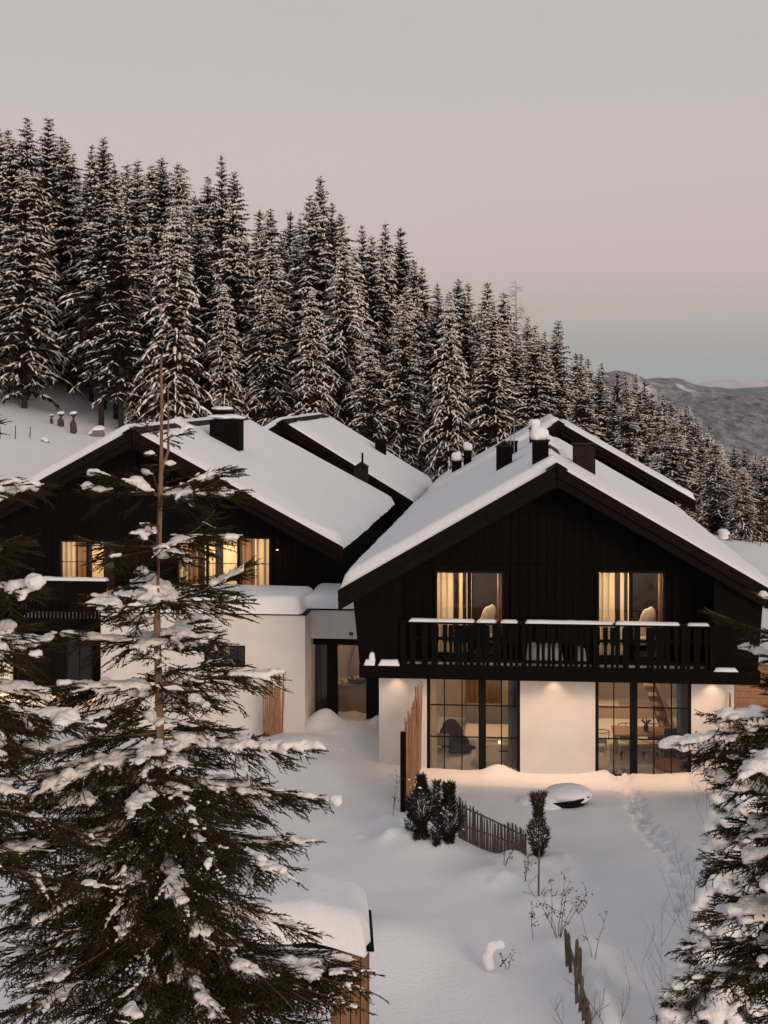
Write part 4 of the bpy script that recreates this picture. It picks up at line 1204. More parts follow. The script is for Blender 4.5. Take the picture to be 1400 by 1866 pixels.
protos = []
specs = [(11, 20, 3.7, 1.0, .08, 1.0), (12, 20, 3.2, .55, .16, .75), (13, 20, 4.1, 1.35, .03, 1.2), (14, 20, 3.5, .85, .07, .9), (15, 20, 3.9, 1.15, .04, 1.1),
         (16, 20, 3.0, .40, .12, .6), (17, 20, 3.9, 1.7, .02, 1.4), (18, 20, 3.4, .75, .20, .9), (19, 20, 4.3, 1.0, .05, 1.3)]
for sd_, H_, Rb_, sn, br, dr in specs:
    CVa, CTa, SVa, STa, tr = forest_tree(sd_, H_, Rb_, sn, br, dr)
    protos.append((CVa, CTa, SVa, STa, tr, H_))
_made = {}
def place_tree(kind, x, y, H, label, group, wide=1.0, z=None, name='spruce_tree'):
    z = gz(x, y) if z is None else z
    e = empty(name, (x, y, z - .1), random.uniform(0, 6.28), label, 'tree', group)
    s = H / 20.0; sx = s * wide
    e.scale = (sx, sx, s)
    e.rotation_euler = (random.gauss(0, .012), random.gauss(0, .012), random.uniform(0, 6.28))
    if kind not in _made:
        CVa, CTa, SVa, STa, tr, H_ = protos[kind]
        t = tr.build('trunk', BARKF, e); c = mesh_np('crown', CVa, CTa, NEEDF, e); sn = mesh_np('snow_load', SVa, STa, SNOWF, e, smooth=False); sn['kind'] = 'stuff'; c['kind'] = 'stuff'
        _made[kind] = (t, c, sn)
    else:
        for q in _made[kind]: dup(q, e)
    return e
ORD = ['first', 'second', 'third', 'fourth', 'fifth', 'sixth', 'seventh', 'eighth', 'ninth', 'tenth']
SKY = [(3, 228, 118), (14, 230, 125), (42, 208, 112), (78, 210, 116), (113, 243, 122), (128, 248, 114), (165, 258, 120), (190, 246, 108), (234, 292, 122), (252, 288, 115), (266, 296, 125),
       (293, 284, 112), (327, 296, 118), (336, 290, 110), (371, 316, 122), (405, 276, 106), (430, 308, 114), (464, 375, 110), (496, 375, 104), (534, 381, 116), (559, 350, 110),
       (586, 318, 106), (632, 383, 114), (659, 405, 108), (697, 398, 104), (726, 410, 110), (759, 466, 108), (774, 482, 116), (798, 513, 104), (836, 505, 114), (855, 508, 120),
       (887, 508, 116), (912, 527, 110), (926, 550, 122), (962, 572, 122), (976, 588, 128), (996, 600, 118), (1013, 580, 126), (1044, 640, 130), (1059, 641, 136), (1070, 650, 142),
       (1091, 657, 132), (1122, 673, 140), (1143, 675, 148), (1154, 676, 140), (1169, 689, 136), (1185, 710, 142), (1205, 715, 136), (1221, 730, 142), (1237, 738, 130), (1255, 737, 136),
       (1272, 757, 126), (1287, 770, 132), (1296, 783, 122), (1310, 800, 118), (1337, 812, 112), (1355, 815, 118), (1375, 828, 124), (1392, 828, 118)]
def skyline(px): return np.interp(px, [s[0] for s in SKY], [s[1] for s in SKY])
placed = []
def region_of(px):
    if px < 300: return 'above the left chalet'
    if px < 620: return 'above the chalet chimneys'
    if px < 900: return 'above the roof gap'
    if px < 1100: return 'above the right ridge'
    return 'right of the rear gable'
cnt = {}
for i, (px, ty, Y) in enumerate(SKY):
    p = at(px, ty, Y); z = gz(p.x, Y); H = p.z - z + .1
    H = max(H, 7)
    reg = region_of(px); cnt[reg] = cnt.get(reg, 0) + 1
    kind = int(rng.choice([0, 1, 3, 5, 7, 4, 2, 8, 5]))
    k = cnt[reg]
    word = ORD[k - 1] if k <= 10 else {11: 'eleventh', 12: 'twelfth', 13: 'thirteenth', 14: 'fourteenth', 15: 'fifteenth', 16: 'sixteenth', 17: 'seventeenth', 18: 'eighteenth', 19: 'nineteenth', 20: 'twentieth', 21: 'twenty-first', 22: 'twenty-second'}[k]
    place_tree(kind, p.x, Y, H, f'skyline spruce {reg}, {word} treetop from the left there', 'spruces whose tops meet the sky', wide=rng.uniform(.75, 1.12) * (1.0 if H > 12 else 1.25))
    placed.append((p.x, Y, 2.0))
# front edge of the forest, individually recognisable
FRONT = [(45, 300, 742, 101, 0, 'thick-trunked spruce at the forest edge behind the stumps on the snowy meadow'),
         (-20, 330, 735, 104, 3, 'spruce cut by the photo edge at the top of the snowy meadow'),
         (185, 330, 782, 95, 7, 'bare-footed spruce at the forest edge right of the stumps, left one of two close trunks'),
         (221, 360, 786, 94, 1, 'bare-footed spruce at the forest edge right of the stumps, right one of two close trunks'),
         (568, 520, 800, 92, 6, 'heavily snow-laden drooping spruce standing just behind the rear chalet ridge'),
         (492, 430, 800, 97, 2, 'spruce with hanging white boughs left of the heavily snow-laden one'),
         (625, 470, 820, 95, 2, 'snow-laden spruce right of the heavily laden one behind the rear chalet'),
         (675, 590, 850, 90, 4, 'shorter pyramid-shaped spruce behind the slim chimney of the rear chalet'),
         (735, 560, 860, 92, 0, 'spruce whose boughs spread in white fans behind the gap between the roofs'),
         (1355, 850, 985, 82, 6, 'small reddish snow-caked spruce beside the eave of the front right chalet'),
         (1300, 800, 985, 84, 2, 'broad snow-caked spruce right of the rear chalet gable'),
         (1225, 760, 960, 92, 4, 'snow-laden spruce directly behind the rear chalet gable end')]
for px, ty, by, Y, kd, lab in FRONT:
    p = at(px, ty, Y); z = gz(p.x, Y); H = p.z - z + .1
    place_tree(kd, p.x, Y, H, lab, None, wide=1.1 if H > 8 else 1.9)
    placed.append((p.x, Y, 1.6))
# forest fill
def edgeY(px):
    return float(np.interp(px, [-300, 0, 60, 150, 240, 330, 600, 850, 1100, 1300, 1500, 1800], [108, 108, 112, 105, 97, 92, 93, 90, 90, 88, 84, 84]))
nfill = 0; tries = 0
while nfill < 215 and tries < 12000:
    tries += 1
    px = random.uniform(-130, 1520); Y0 = edgeY(px); Y = Y0 + random.random() ** 1.25 * 62
    x = (px - 700) * Y / F
    if any((x - a) ** 2 + (Y - b) ** 2 < (c * random.uniform(.85, 1.2)) ** 2 for a, b, c in placed): continue
    z = gz(x, Y)
    H = random.uniform(10, 21) if px < 1150 else random.uniform(8, 16)
    lim = skyline(min(max(px, 0), 1400)) + random.uniform(12, 60)
    top_y = HORZ - (z + H - CZ) * F / Y
    if top_y < lim:
        H = (HORZ - lim) * Y / F + CZ - z
    if H < 6: continue
    depth = 'along the near edge' if Y < Y0 + 14 else 'deep in the stand'
    lab = 'snow-dusted spruce ' + ('on the near forest edge ' if Y < Y0 + 14 else 'deep in the forest ') + region_of(px)
    place_tree(int(rng.choice([0, 1, 2, 3, 4, 5, 6, 7, 8] if Y < Y0 + 14 else [1, 5, 7, 3, 0, 5, 1])), x, Y, H, lab, f'spruces {depth} of the forest ' + region_of(px), wide=rng.uniform(.80, 1.15) * (1 if H > 11 else 1.25))
    placed.append((x, Y, 2.2)); nfill += 1
# bare larch on the skyline
p = at(940, 507, 122); z = gz(p.x, 122); H = p.z - z
e = empty('larch_tree', (p.x, 122, z - .1), 0, 'pale leafless larch standing alone above the spruces on the skyline', 'tree')
tb = MB().tube([(0, 0, -.5), (.1, 0, H * .5), (0, 0, H)], [.17, .10, .015], 6); tb.build('trunk', LARCHT, e)
tw = MB(); rr = random.Random(5)
for k in range(240):
    f = rr.uniform(.3, .99); a = rr.uniform(0, 6.28); L = (1 - f) * 2.6 + .3; z0 = f * H
    mid = (L * .5 * math.cos(a), L * .5 * math.sin(a), z0 + .05 * L); tip = (L * math.cos(a), L * math.sin(a), z0 + rr.uniform(-.1, .35) * L)
    tw.tube([(0, 0, z0), mid, tip], [.022, .014, .005], 3, cap=False)
    for j in range(3):
        q = rr.uniform(.4, 1); b = a + rr.uniform(-.9, .9); s0 = (tip[0] * q, tip[1] * q, z0 + (tip[2] - z0) * q)
        tw.tube([s0, (s0[0] + .35 * math.cos(b), s0[1] + .35 * math.sin(b), s0[2] + rr.uniform(-.25, .15))], [.010, .004], 3, cap=False)
tw.build('crown', LARCHT, e)

# ------------------------------------------------------------------ meadow details
def stump(px, pyt, pyb, wpx, Y, lab, broken=True):
    X_, Y, z = rayg(px, pyb, 66); p = Vector((X_, Y, z)); w = wpx * Y / F / 2; H = (pyb - pyt) * Y / F
    e = empty('tree_stump', (p.x, Y, z - .05), 0, lab, 'stump')
    rr = random.Random(px); m = MB(); n = 12
    prof = []
    m.tube([(0, 0, -.4), (.02, 0, .15), (-.02, 0, H * .5), (.02, 0, H)], [w * 1.1, w * 1.05, w * 1.03, w * 1.05], n)
    for i in range(n * 3, n * 4):
        v = m.v[i]; m.v[i] = (v[0], v[1], v[2] + rr.uniform(-.10, .02))
    m.build('trunk', STUMP, e)
    blobs('snow_cap', [(0, 0, H + .0), (.04, 0, H + .05), (-.04, 0, H)], [(w * 1.1, w * 1.1, w * .5)] * 3, SNOW, e, voxel=.05)
    return e
stump(94, 755, 771, 6, 76, 'thin short snow-capped stump, leftmost of three on the meadow')
stump(111, 752, 778, 12, 75, 'stout snow-capped broken stump in the middle of three on the meadow')
stump(134, 752, 790, 12, 74, 'tallest reddish snow-capped snag, rightmost of three on the meadow')
for k, (px, pyt, pyb) in enumerate(((0, 778, 800), (28, 776, 799), (55, 778, 797))):
    X_, Y, z = rayg(px, pyb, 66); p = Vector((X_, Y, z))
    o = MB().tube([(0, 0, -.4), (.01, 0, (pyb - pyt) * Y / F)], [.035, .03], 6).build('fence_stake', OLDW, loc=(p.x, Y, z))
    tag(o, ['thin dark stake on the meadow at the photo edge', 'thin dark stake on the meadow, middle of three', 'thin dark stake on the meadow nearest the stumps'][k], 'stake', 'stakes on the meadow')
def rock(px, py, Y, s, lab):
    X_, Y, z = rayg(px, py, Y * .9); p = Vector((X_, Y, z))
    e = empty('rock', (p.x, Y, z), random.uniform(0, 3), lab, 'rock')
    blobs('stone', [(0, 0, .1 * s), (.2 * s, .1 * s, .25 * s), (-.2 * s, 0, 0)], [(.5 * s, .4 * s, .5 * s), (.3 * s, .3 * s, .4 * s), (.4 * s, .4 * s, .3 * s)], SOIL, e, voxel=.08, disp=.08, disp_s=3)
    blobs('snow_cap', [(0, .05, .42 * s), (.15 * s, .1, .5 * s), (-.2 * s, .1, .2 * s)], [(.4 * s, .35 * s, .2 * s)] * 3, SNOW, e, voxel=.06)
rock(178, 795, 74, .95, 'grey boulder with a snow hood below the paired trunks')
rock(83, 806, 68, .45, 'small grey rock tip poking from the meadow snow')
rock(1322, 985, 60, .9, 'snow-hooded boulder beyond the right eave of the front chalet')

# ------------------------------------------------------------------ close spruces with real needles
def needle_template(n=13, r=.0150, seed=0):
    rr = np.random.default_rng(seed)
    V, T = [], []
    for i in range(n):
        t = (i + rr.random()) / n; a = rr.uniform(0, 2 * math.pi)
        # needles mostly sideways and up, fewer below
        b = np.array([math.cos(a), math.sin(a) * .8 + .12]); b /= np.linalg.norm(b)
        L = r * rr.uniform(.75, 1.15)
        base = np.array([t, 0, 0]); tip = np.array([t + .10, b[0] * L, b[1] * L])
        s = np.array([.060, -b[1] * .0036, b[0] * .0036])
        V += [base - s, base + s, tip]; T.append((3 * i, 3 * i + 1, 3 * i + 2))
    # woody core, a thin three-sided spike
    k = len(V)
    for a in (0, 2.09, 4.19): V.append(np.array([0, .0062 * math.cos(a), .0062 * math.sin(a)]))
    V.append(np.array([1.06, 0, 0]))
    T += [(k, k + 1, k + 3), (k + 1, k + 2, k + 3), (k + 2, k, k + 3)]
    return np.array(V), np.array(T)
NT = [needle_template(seed=i) for i in range(3)]
def needles_mesh(name, O, D, Ls, m, parent, thick=1.0):
    O = np.asarray(O); D = np.asarray(D); Ls = np.asarray(Ls)
    D = D / np.linalg.norm(D, axis=1)[:, None]
    up = np.array([0, 0, 1.0]); s = np.cross(D, up); nn = np.linalg.norm(s, axis=1); s[nn < 1e-3] = (1, 0, 0); s /= np.linalg.norm(s, axis=1)[:, None]
    u = np.cross(s, D)
    Vs, Ts = [], []; base = 0
    g = np.arange(len(O)) % 3
    for k in range(3):
        q = g == k; V0, T0 = NT[k]; n = q.sum()
        if not n: continue
        V = O[q][:, None, :] + (V0[None, :, 0:1] * Ls[q][:, None, None]) * D[q][:, None, :] + V0[None, :, 1:2] * thick * s[q][:, None, :] + V0[None, :, 2:3] * thick * u[q][:, None, :]
        Vs.append(V.reshape(-1, 3)); Ts.append((T0[None] + (np.arange(n) * len(V0))[:, None, None]).reshape(-1, 3) + base); base += n * len(V0)
    return mesh_np(name, np.concatenate(Vs), np.concatenate(Ts), m, parent)

def unit(v): return v / (np.linalg.norm(v) + 1e-9)
def close_spruce(seed, X, Y, ztip, zlow, rad_prof, label, snow=1.0, trunk_r=(.010, .0085), whorl=.42, gaps=True, top_bare=.5, second=None, clump=1.0, az_skip=None, dens=1.0, special=(), open_front=False, nlow=8, wlow=.42, lowsnow=1.0):
    """a spruce near the camera: trunk, limbs, needled sprays, snow lumps. rad_prof: [(depth below tip, radius)]"""
    rr = np.random.default_rng(seed)
    zg = gz(X, Y)
    e = empty('spruce_tree', (X, Y, zg - .2), 0, label, 'tree')
    off = zg - .2
    H = ztip - off
    tr = MB(); pts = []; rads = []
    for i in range(14):
        d = H * (i / 13) ** 1.3 if i else 0
        pts.append((.02 * math.sin(d * 1.7 + seed), .02 * math.cos(d * 1.3), H - d)); rads.append(trunk_r[0] + trunk_r[1] * d)
    tr.tube(pts[::-1], rads[::-1], 10)
    tr.build('trunk', BARK, e, smooth=True)
    limb = MB(); NO, ND, NL = [], [], []; SC_, SR_ = [], []
    axis = lambda z: np.array([0, 0, z])
    prof_d = [p[0] for p in rad_prof]; prof_r = [p[1] for p in rad_prof]
    def spray(P0, D0, L, lvl, load):
        """a needled twig with side twigs; returns nothing"""
        n = max(1, int(L / .075)); p = P0.copy(); d = D0.copy()
        path = [p.copy()]
        for i in range(n):
            st = L / n
            NO.append(p.copy()); ND.append(d.copy()); NL.append(st * 1.08)
            p = p + d * st; d = unit(d + np.array([0, 0, rr.uniform(-.05, .03)]) + rr.normal(0, .022, 3))
            path.append(p.copy())
            if lvl > 0 and i >= 0 and L > .10:
                for sg in (-1, 1):
                    if rr.random() < .66 * dens:
                        sd = unit(np.cross(d, (0, 0, 1.0)))
                        dd = unit(d * 1.0 + sd * sg * .58 + np.array([0, 0, rr.uniform(-.16, .16)]))
                        l2 = min(L * .6, .20) * (1 - .6 * i / n) * rr.uniform(.6, 1.2)
                        if l2 > .035: spray(p, dd, l2, lvl - 1, load)
        return path
    def branch(z, az, L, e0, e1, load, sub=True):
        pads = lowsnow if (H - z) > 4.2 else (1.3 if (H - z) > 2 else 1.0)
        cl = .72 if (H - z) > 4.2 else 1.0
        d2 = np.array([math.cos(az), math.sin(az)]); n = max(4, int(L / .10)); p = axis(z) + np.array([d2[0], d2[1], 0]) * .02
        path = [p.copy()]; dirs = []
        bend = rr.uniform(-.25, .25)
        iv = []
        for _ in range(3):
            if rr.random() < .52 * load * snow * pads: c_ = rr.uniform(.05, 1.0); w_ = rr.uniform(.05, .22); iv.append((c_ - w_, c_ + w_))
        cov = lambda t: any(a_ <= t <= b_ for a_, b_ in iv)
        pads_w = rr.uniform(.75, 1.35) * cl
        for i in range(n):
            t = i / n; el = e0 + (e1 - e0) * t; a2 = az + bend * t
            d = np.array([math.cos(a2) * math.cos(el), math.sin(a2) * math.cos(el), math.sin(el)]) + rr.normal(0, .04, 3); d = unit(d)
            p = p + d * L / n; path.append(p.copy()); dirs.append(d)
        r0 = .004 + .0055 * L
        limb.tube(path, [r0 * (1 - .85 * i / n) + .0025 for i in range(n + 1)], 5, cap=False)
        st = L / n
        for i in range(n):
            t = (i + 1) / n
            if t > .18:
                NO.append(path[i]); ND.append(dirs[i]); NL.append(st * 1.05)
            if t < .12 or not sub: continue
            for sg in (-1, 1):
                for rep_ in range(2 if t < .93 else 1):
                    if rr.random() > .80 * dens: continue
                    d = dirs[i]; sd = unit(np.cross(d, (0, 0, 1.0)))
                    dr = rr.uniform(-.40, .12) if rr.random() < .85 else rr.uniform(-1.0, -.5)
                    dd = unit(d * rr.uniform(.75, 1.15) + sd * sg * rr.uniform(.5, .85) + np.array([0, 0, dr * (.5 + .5 * load)]))
                    l = min(.46, .42 * L) * math.sin(math.pi * min(1, .25 + .80 * t)) ** .8 * rr.uniform(.65, 1.1) + .05
                    q = path[i] + (path[i + 1] - path[i]) * rr.random()
                    pa = spray(q, dd, l, 1, load)
                    if cov(t) and rr.random() < .88 or rr.random() < (.06 if H - z < 3.6 else .17) * load * snow:
                        # a ribbon of snow lying along this twig
                        m_ = max(2, int(round(len(pa) * rr.uniform(.45, .95)))); w0 = rr.uniform(.024, .038) * clump * pads_w
                        for ii in range(m_ - 1):
                            for ff in (0, .33, .66):
                                c = pa[ii] + (pa[ii + 1] - pa[ii]) * ff; w = w0 * (1.1 - .55 * (ii + ff) / m_) * rr.uniform(.75, 1.2)
                                SC_.append(c + np.array([rr.uniform(-.3, .3) * w, rr.uniform(-.3, .3) * w, w * .45])); SR_.append((w * 1.15, w * 1.15, w * .62))
            # snow along the limb itself
            if t > .06 and ((cov(t) and rr.random() < .95) or rr.random() < .08 * load):
                w = rr.uniform(.024, .046) * clump * pads_w * (1 if L > .5 else .7) * float(np.clip(.9 + 2.2 * fbm3(np.array([path[i] * 5.0 + seed]), 2)[0], .25, 1.5))
                for ff in (0, .35, .7):
                    c = path[i] + (path[i + 1] - path[i]) * ff; w3 = w * rr.uniform(.7, 1.15)
                    SC_.append(c + np.array([rr.uniform(-.5, .5) * w3, rr.uniform(-.5, .5) * w3, w3 * .5])); SR_.append((w3 * 1.2, w3 * 1.2, w3 * .75))
            if cov(t) and rr.random() < .25 and .15 < t < .95 and L > .4:
                w = rr.uniform(.045, .10) * clump * cl; sd = unit(np.cross(dirs[i], (0, 0, 1.0)))
                for _ in range(11):
                    la, sa_ = rr.uniform(-1.6, 1.6), rr.uniform(-1.5, 1.5)
                    k_ = rr.uniform(.35, .85) * w
                    SC_.append(path[i] + dirs[i] * la * w + sd * sa_ * w + np.array([0, 0, w * (.55 - .35 * abs(sa_)) - .2 * w * (rr.random() < .2)])); SR_.append((k_ * 1.2, k_ * 1.2, k_ * .7))
        return path
    def patch(q):
        return float(np.clip(.60 + 2.4 * fbm3(np.array([q * 1.6 + seed]), 2)[0], .05, 1.8))
    d = top_bare; k = 0
    while True:
        z = H - d
        if z + off < zlow: break
        Rr = float(np.interp(d, prof_d, prof_r))
        nb = 5 if d < 1.2 else (7 if d < 3 else (8 if d < 3.6 else nlow))
        if d > 3.8: whorl = wlow
        f = min(1, d / 4.5)
        for j in range(nb):
            az = 2 * math.pi * (j + rr.uniform(-.3, .3)) / nb + k * 1.9
            if az_skip and az_skip(az, z + off): continue
            if open_front and d < 3.6 and math.sin(az) < -.45 and rr.random() < (.85 if d < 2 else .55): continue
            if open_front and d > 4 and math.sin(az) > .35 and rr.random() < .6: continue
            L = Rr * rr.uniform(.62, 1.18)
            e0 = .30 * (1 - f) + rr.uniform(-.22, .24) - .12 * f; e1 = .80 * (1 - f) ** 2 - .28 * f + rr.uniform(-.3, .3)
            branch(z + rr.uniform(-.05, .05), az, L, e0, e1, rr.uniform(.4, 1.25))
        # small internodal branches
        nin = 3 if d < 1.5 else 6
        for j in range(nin if gaps else nin + 4):
            zz = z - rr.uniform(.1, .9) * whorl
            az = rr.uniform(0, 6.28); L = Rr * rr.uniform(.22, .60)
            if zz + off < zlow: continue
            branch(zz, az, L, .25 * (1 - f) + rr.uniform(-.2, .2), -.3 * f, rr.uniform(.3, 1.1))
        d += whorl * rr.uniform(.85, 1.2) * (.9 if d > 2 else 1.15); k += 1
    for (pz, az, L, e0, e1, load) in special: branch(pz - off, az, L, e0, e1, load)
    if second:
        x2, zt2, zb2 = second
        MB().tube([(0, 0, zb2 - off), (x2, .05, zb2 - off + .25), (x2, .05, zt2 - off)], [.014, .013, .007], 7).build('side_leader', BARK, e)
    limb.build('branches', TWIG, e)
    needles_mesh('crown', NO, ND, NL, NEED, e, 1.0)
    if SC_:
        S = np.array(SC_); blobs('snow_load', S, np.array(SR_), SNOWB, e, voxel=.024, disp=.034, disp_s=9)['kind'] = 'stuff'
    return e, len(NO), len(SC_)

px2 = lambda px, Y: (px - 700) * Y / F
Yt = 14.0
def zof(py, Y): return CZ - (py - HORZ) * Y / F
t1 = close_spruce(101, px2(291, Yt), Yt, zof(650, Yt), zof(1866, 12) - .5,
    [(0, .05), (.75, .35), (1.2, .55), (1.35, .95), (2.1, 1.0), (2.6, .85), (3.0, 1.1), (3.4, 1.45), (3.9, 1.5), (4.5, 1.62), (5.1, 1.55), (5.6, 2.05), (6.5, 2.2), (8, 2.3)],
    'tall nearest spruce with a long bare leader shoot, before the left chalet', snow=1.2, clump=.86, second=(.075, zof(700, Yt), zof(870, Yt)), top_bare=.78, whorl=.46, open_front=True, nlow=10, wlow=.29, lowsnow=1.6, trunk_r=(.012, .0084),
    special=[(zof(905, Yt), 0.05, .85, .05, .12, 1.2), (zof(900, Yt), 3.0, .78, -.05, .35, 1.0), (zof(1100, Yt), .15, 1.0, .25, .75, .8), (zof(1370, Yt), -.15, 1.62, .15, -.1, 1.5), (zof(1800, 13.2), -.30, 2.15, .10, -.12, .8), (zof(1840, 12.8), -.55, 2.1, .1, -.1, 1.2), (zof(1790, 13), -.65, 2.0, .05, -.2, .8), (zof(1860, 12.8), -.15, 2.0, .1, -.1, .8), (zof(1770, 13.6), -.05, 1.9, .05, -.15, .9), (zof(1880, 12.5), -.40, 2.1, .15, 0, .8), (zof(1850, 13), -.22, 2.1, .05, -.2, .7), (zof(1820, 12.8), -.45, 2.15, .1, -.2, .7), (zof(1800, 12.6), -.75, 2.1, .1, -.25, .7), (zof(1900, 12.6), -.6, 2.2, .15, 0, .7), (zof(1395, 13.5), 3.55, 1.75, .0, -.35, 2.6), (zof(1385, 13.5), 3.9, 1.6, .0, -.4, 2.6)])
t2 = close_spruce(202, px2(-120, 12.6), 12.6, zof(520, 12.6), zof(1866, 11.2) + .6,
    [(0, .1), (.6, .35), (1.4, .75), (2.0, 1.05), (2.6, 1.25), (3.4, 1.5), (4.2, 1.45), (6, 1.9)],
    'spruce with dense snowy boughs entering from the photo side nearest the left chalet', snow=1.0, top_bare=.4, clump=.95, whorl=.40, az_skip=lambda a, z: math.cos(a) < -.35)
t3 = close_spruce(303, px2(1490, 13.5), 13.5, zof(985, 13.5), zof(1866, 12.2) - .2,
    [(0, .15), (.5, .55), (1.0, .75), (1.5, .85), (1.75, 1.35), (2.25, 1.15), (3.0, 1.05), (3.5, 1.25), (4.3, 1.45), (6, 1.7)],
    'spruce with heavy grey snow pads entering from the photo side nearest the right tall window', snow=.85, top_bare=.25, clump=1.1, whorl=.36, az_skip=lambda a, z: math.cos(a) > .35,
    special=[(zof(1170, 13.5), 3.05, 1.05, .1, .5, 0.0), (zof(1330, 13.5), 3.3, 1.45, .05, -.25, 1.8), (zof(1345, 13.5), 3.9, 1.35, .05, -.3, 1.8)])

# ------------------------------------------------------------------ garden details
def G(px, py, y0=14.0): return Vector(rayg(px, py, y0))
# --- wattle fences of split larch sticks
def stick_fence(name, label, A_, B_, n, h0, h1, r=.022, m=LARCH, rail=True, jit=.12, group=None, lean=.03, postA=None, tops=None):
    """palisade of individual sticks from A_ to B_ (world ground points); heights h0 -> h1"""
    e = empty(name, A_, 0, label, 'fence', group)
    rr = random.Random(int(A_.x * 100 + n))
    d = B_ - A_
    for i in range(n):
        t = i / (n - 1); p = d * t
        z = gz(A_.x + p.x, A_.y + p.y) - A_.z
        hh = (h0 + (h1 - h0) * t) * (1 + rr.uniform(-jit, jit))
        if tops: hh = np.interp(t, [q[0] for q in tops], [q[1] for q in tops]) * (1 + rr.uniform(-jit, jit))
        q = rr.uniform(.75, 1.25) * r
        lx, ly = rr.uniform(-lean, lean) * hh, rr.uniform(-lean, lean) * hh
        MB().tube([(p.x, p.y, z - .35), (p.x + lx * .5, p.y + ly * .5, z + hh * .5), (p.x + lx, p.y + ly, z + hh)], [q, q * .95, q * .7], 5).build('stick', m, e)
    if rail:
        nrm = Vector((-d.y, d.x, 0)).normalized() * (r + .012)
        for f in (.30, .78):
            a = Vector((0, 0, h0 * f)) + nrm; b = d + Vector((0, 0, h1 * f)) + nrm; a.z += 0; b.z = gz(B_.x, B_.y) - A_.z + h1 * f
            MB().tube([a, (a + b) / 2 + Vector((0, 0, .02)), b], [.022, .02, .02], 5).build('rail', m, e)
    return e
hA = A
pw = hA.loc(hA.u(766, 1.4), 1.42, 0); pf = G(737, 1478)
stick_fence('wattle_fence', 'tall larch stick fence running out from the wall left of the left tall window', Vector((pf.x, pf.y, gz(pf.x, pf.y))), Vector((pw.x, pw.y, gz(pw.x, pw.y))), 46, 1.5, 2.2, jit=.07,
            tops=[(0, 1.95), (.12, 2.0), (.4, 2.05), (.75, 2.15), (.80, 2.30), (1, 2.42)])
MBp = MB().box(-.07, .07, -.05, .05, -.4, 1.95); o = MBp.build('fence_post', BLACKW, loc=(pf.x - .03, pf.y - .1, gz(pf.x, pf.y)))
tag(o, 'black square post ending the tall larch stick fence', 'post')
pw = hA.loc(hA.u(1328, 1.4), 1.42, 0); pf = G(1352, 1478)
stick_fence('wattle_fence', 'larch stick fence running out from the wall right of the right tall window', Vector((pf.x, pf.y, gz(pf.x, pf.y))), Vector((pw.x, pw.y, gz(pw.x, pw.y))), 36, 1.4, 2.0, jit=.10)
pa = G(480, 1345); pb_ = G(552, 1315)
stick_fence('wattle_fence', 'short larch stick fence in front of the flat-roofed block by its corner', Vector(pa), Vector(pb_), 22, 1.5, 1.75, r=.03, jit=.15)
# low weathered palisade crossing the garden
pa = G(836, 1526); pb_ = G(958, 1560)
stick_fence('palisade_fence', 'low weathered palisade between the evergreen bushes and the brown columnar shrub', Vector(pa), Vector(pb_), 58, .92, .50, r=.017, m=OLDW, jit=.05, lean=.04)
# palisade at the bottom with its snow bank
e = None
LBL = 'old dark stake fence sinking into the snow bank near the bottom of the picture'
pts = [(1034, 1765, 95), (1040, 1772, 100), (1049, 1778, 92), (1057, 1786, 84), (1052, 1830, 88), (1058, 1845, 90), (1064, 1862, 80), (1069, 1880, 84), (1076, 1895, 80)]
p0 = G(1034, 1765); e = empty('stake_fence', p0, 0, LBL, 'fence'); rr = random.Random(4)
for px, py, hp in pts:
    p = G(px, py); hh = .72 * hp * p.y / F; d = p - p0
    MB().prism([(-.032, -.4), (.034, -.4), (.028, hh - .07), (.0, hh), (-.03, hh - .05)], -.02, .02).build('stake', OLDW, e, loc=d, rot=(rr.uniform(-.05, .05), rr.uniform(-.06, .06), rr.uniform(-.6, .6)), bevel=.004)
pend = G(1076, 1895) - p0
MB().tube([Vector((.03, .04, .36)), pend * .5 + Vector((.02, .04, .36)), pend + Vector((0, .04, .38))], [.03, .03, .03], 6).build('rail', OLDW, e)

# --- fire bowl with snow dome
p = G(1040, 1475)
e = empty('fire_pit_bowl', (p.x, p.y + .55, p.z - .06), 0, 'round black bowl heaped with a dome of snow in the garden', 'bowl')
b = MB().lathe([(.25, -.12), (.52, .02), (.62, .15), (.64, .20), (.60, .20), (.0, .16)], 40).build('bowl', BLACKM, e, smooth=True)
b.rotation_euler = (R(-6), R(-9), 0)
cs = [(0.02, 0, .30), (0, .3, .2), (-.05, .05, .32), (.05, -.1, .22), (-.35, .0, .16), (-.75, .1, .02), (-.55, -.25, .02)]; rs = [(.62, .60, .22), (.6, .5, .25), (.45, .42, .18), (.5, .48, .14), (.5, .5, .20), (.55, .5, .22), (.5, .4, .2)]
blobs('snow_dome', cs, rs, SNOW, e, voxel=.035, disp=.012, disp_s=3)

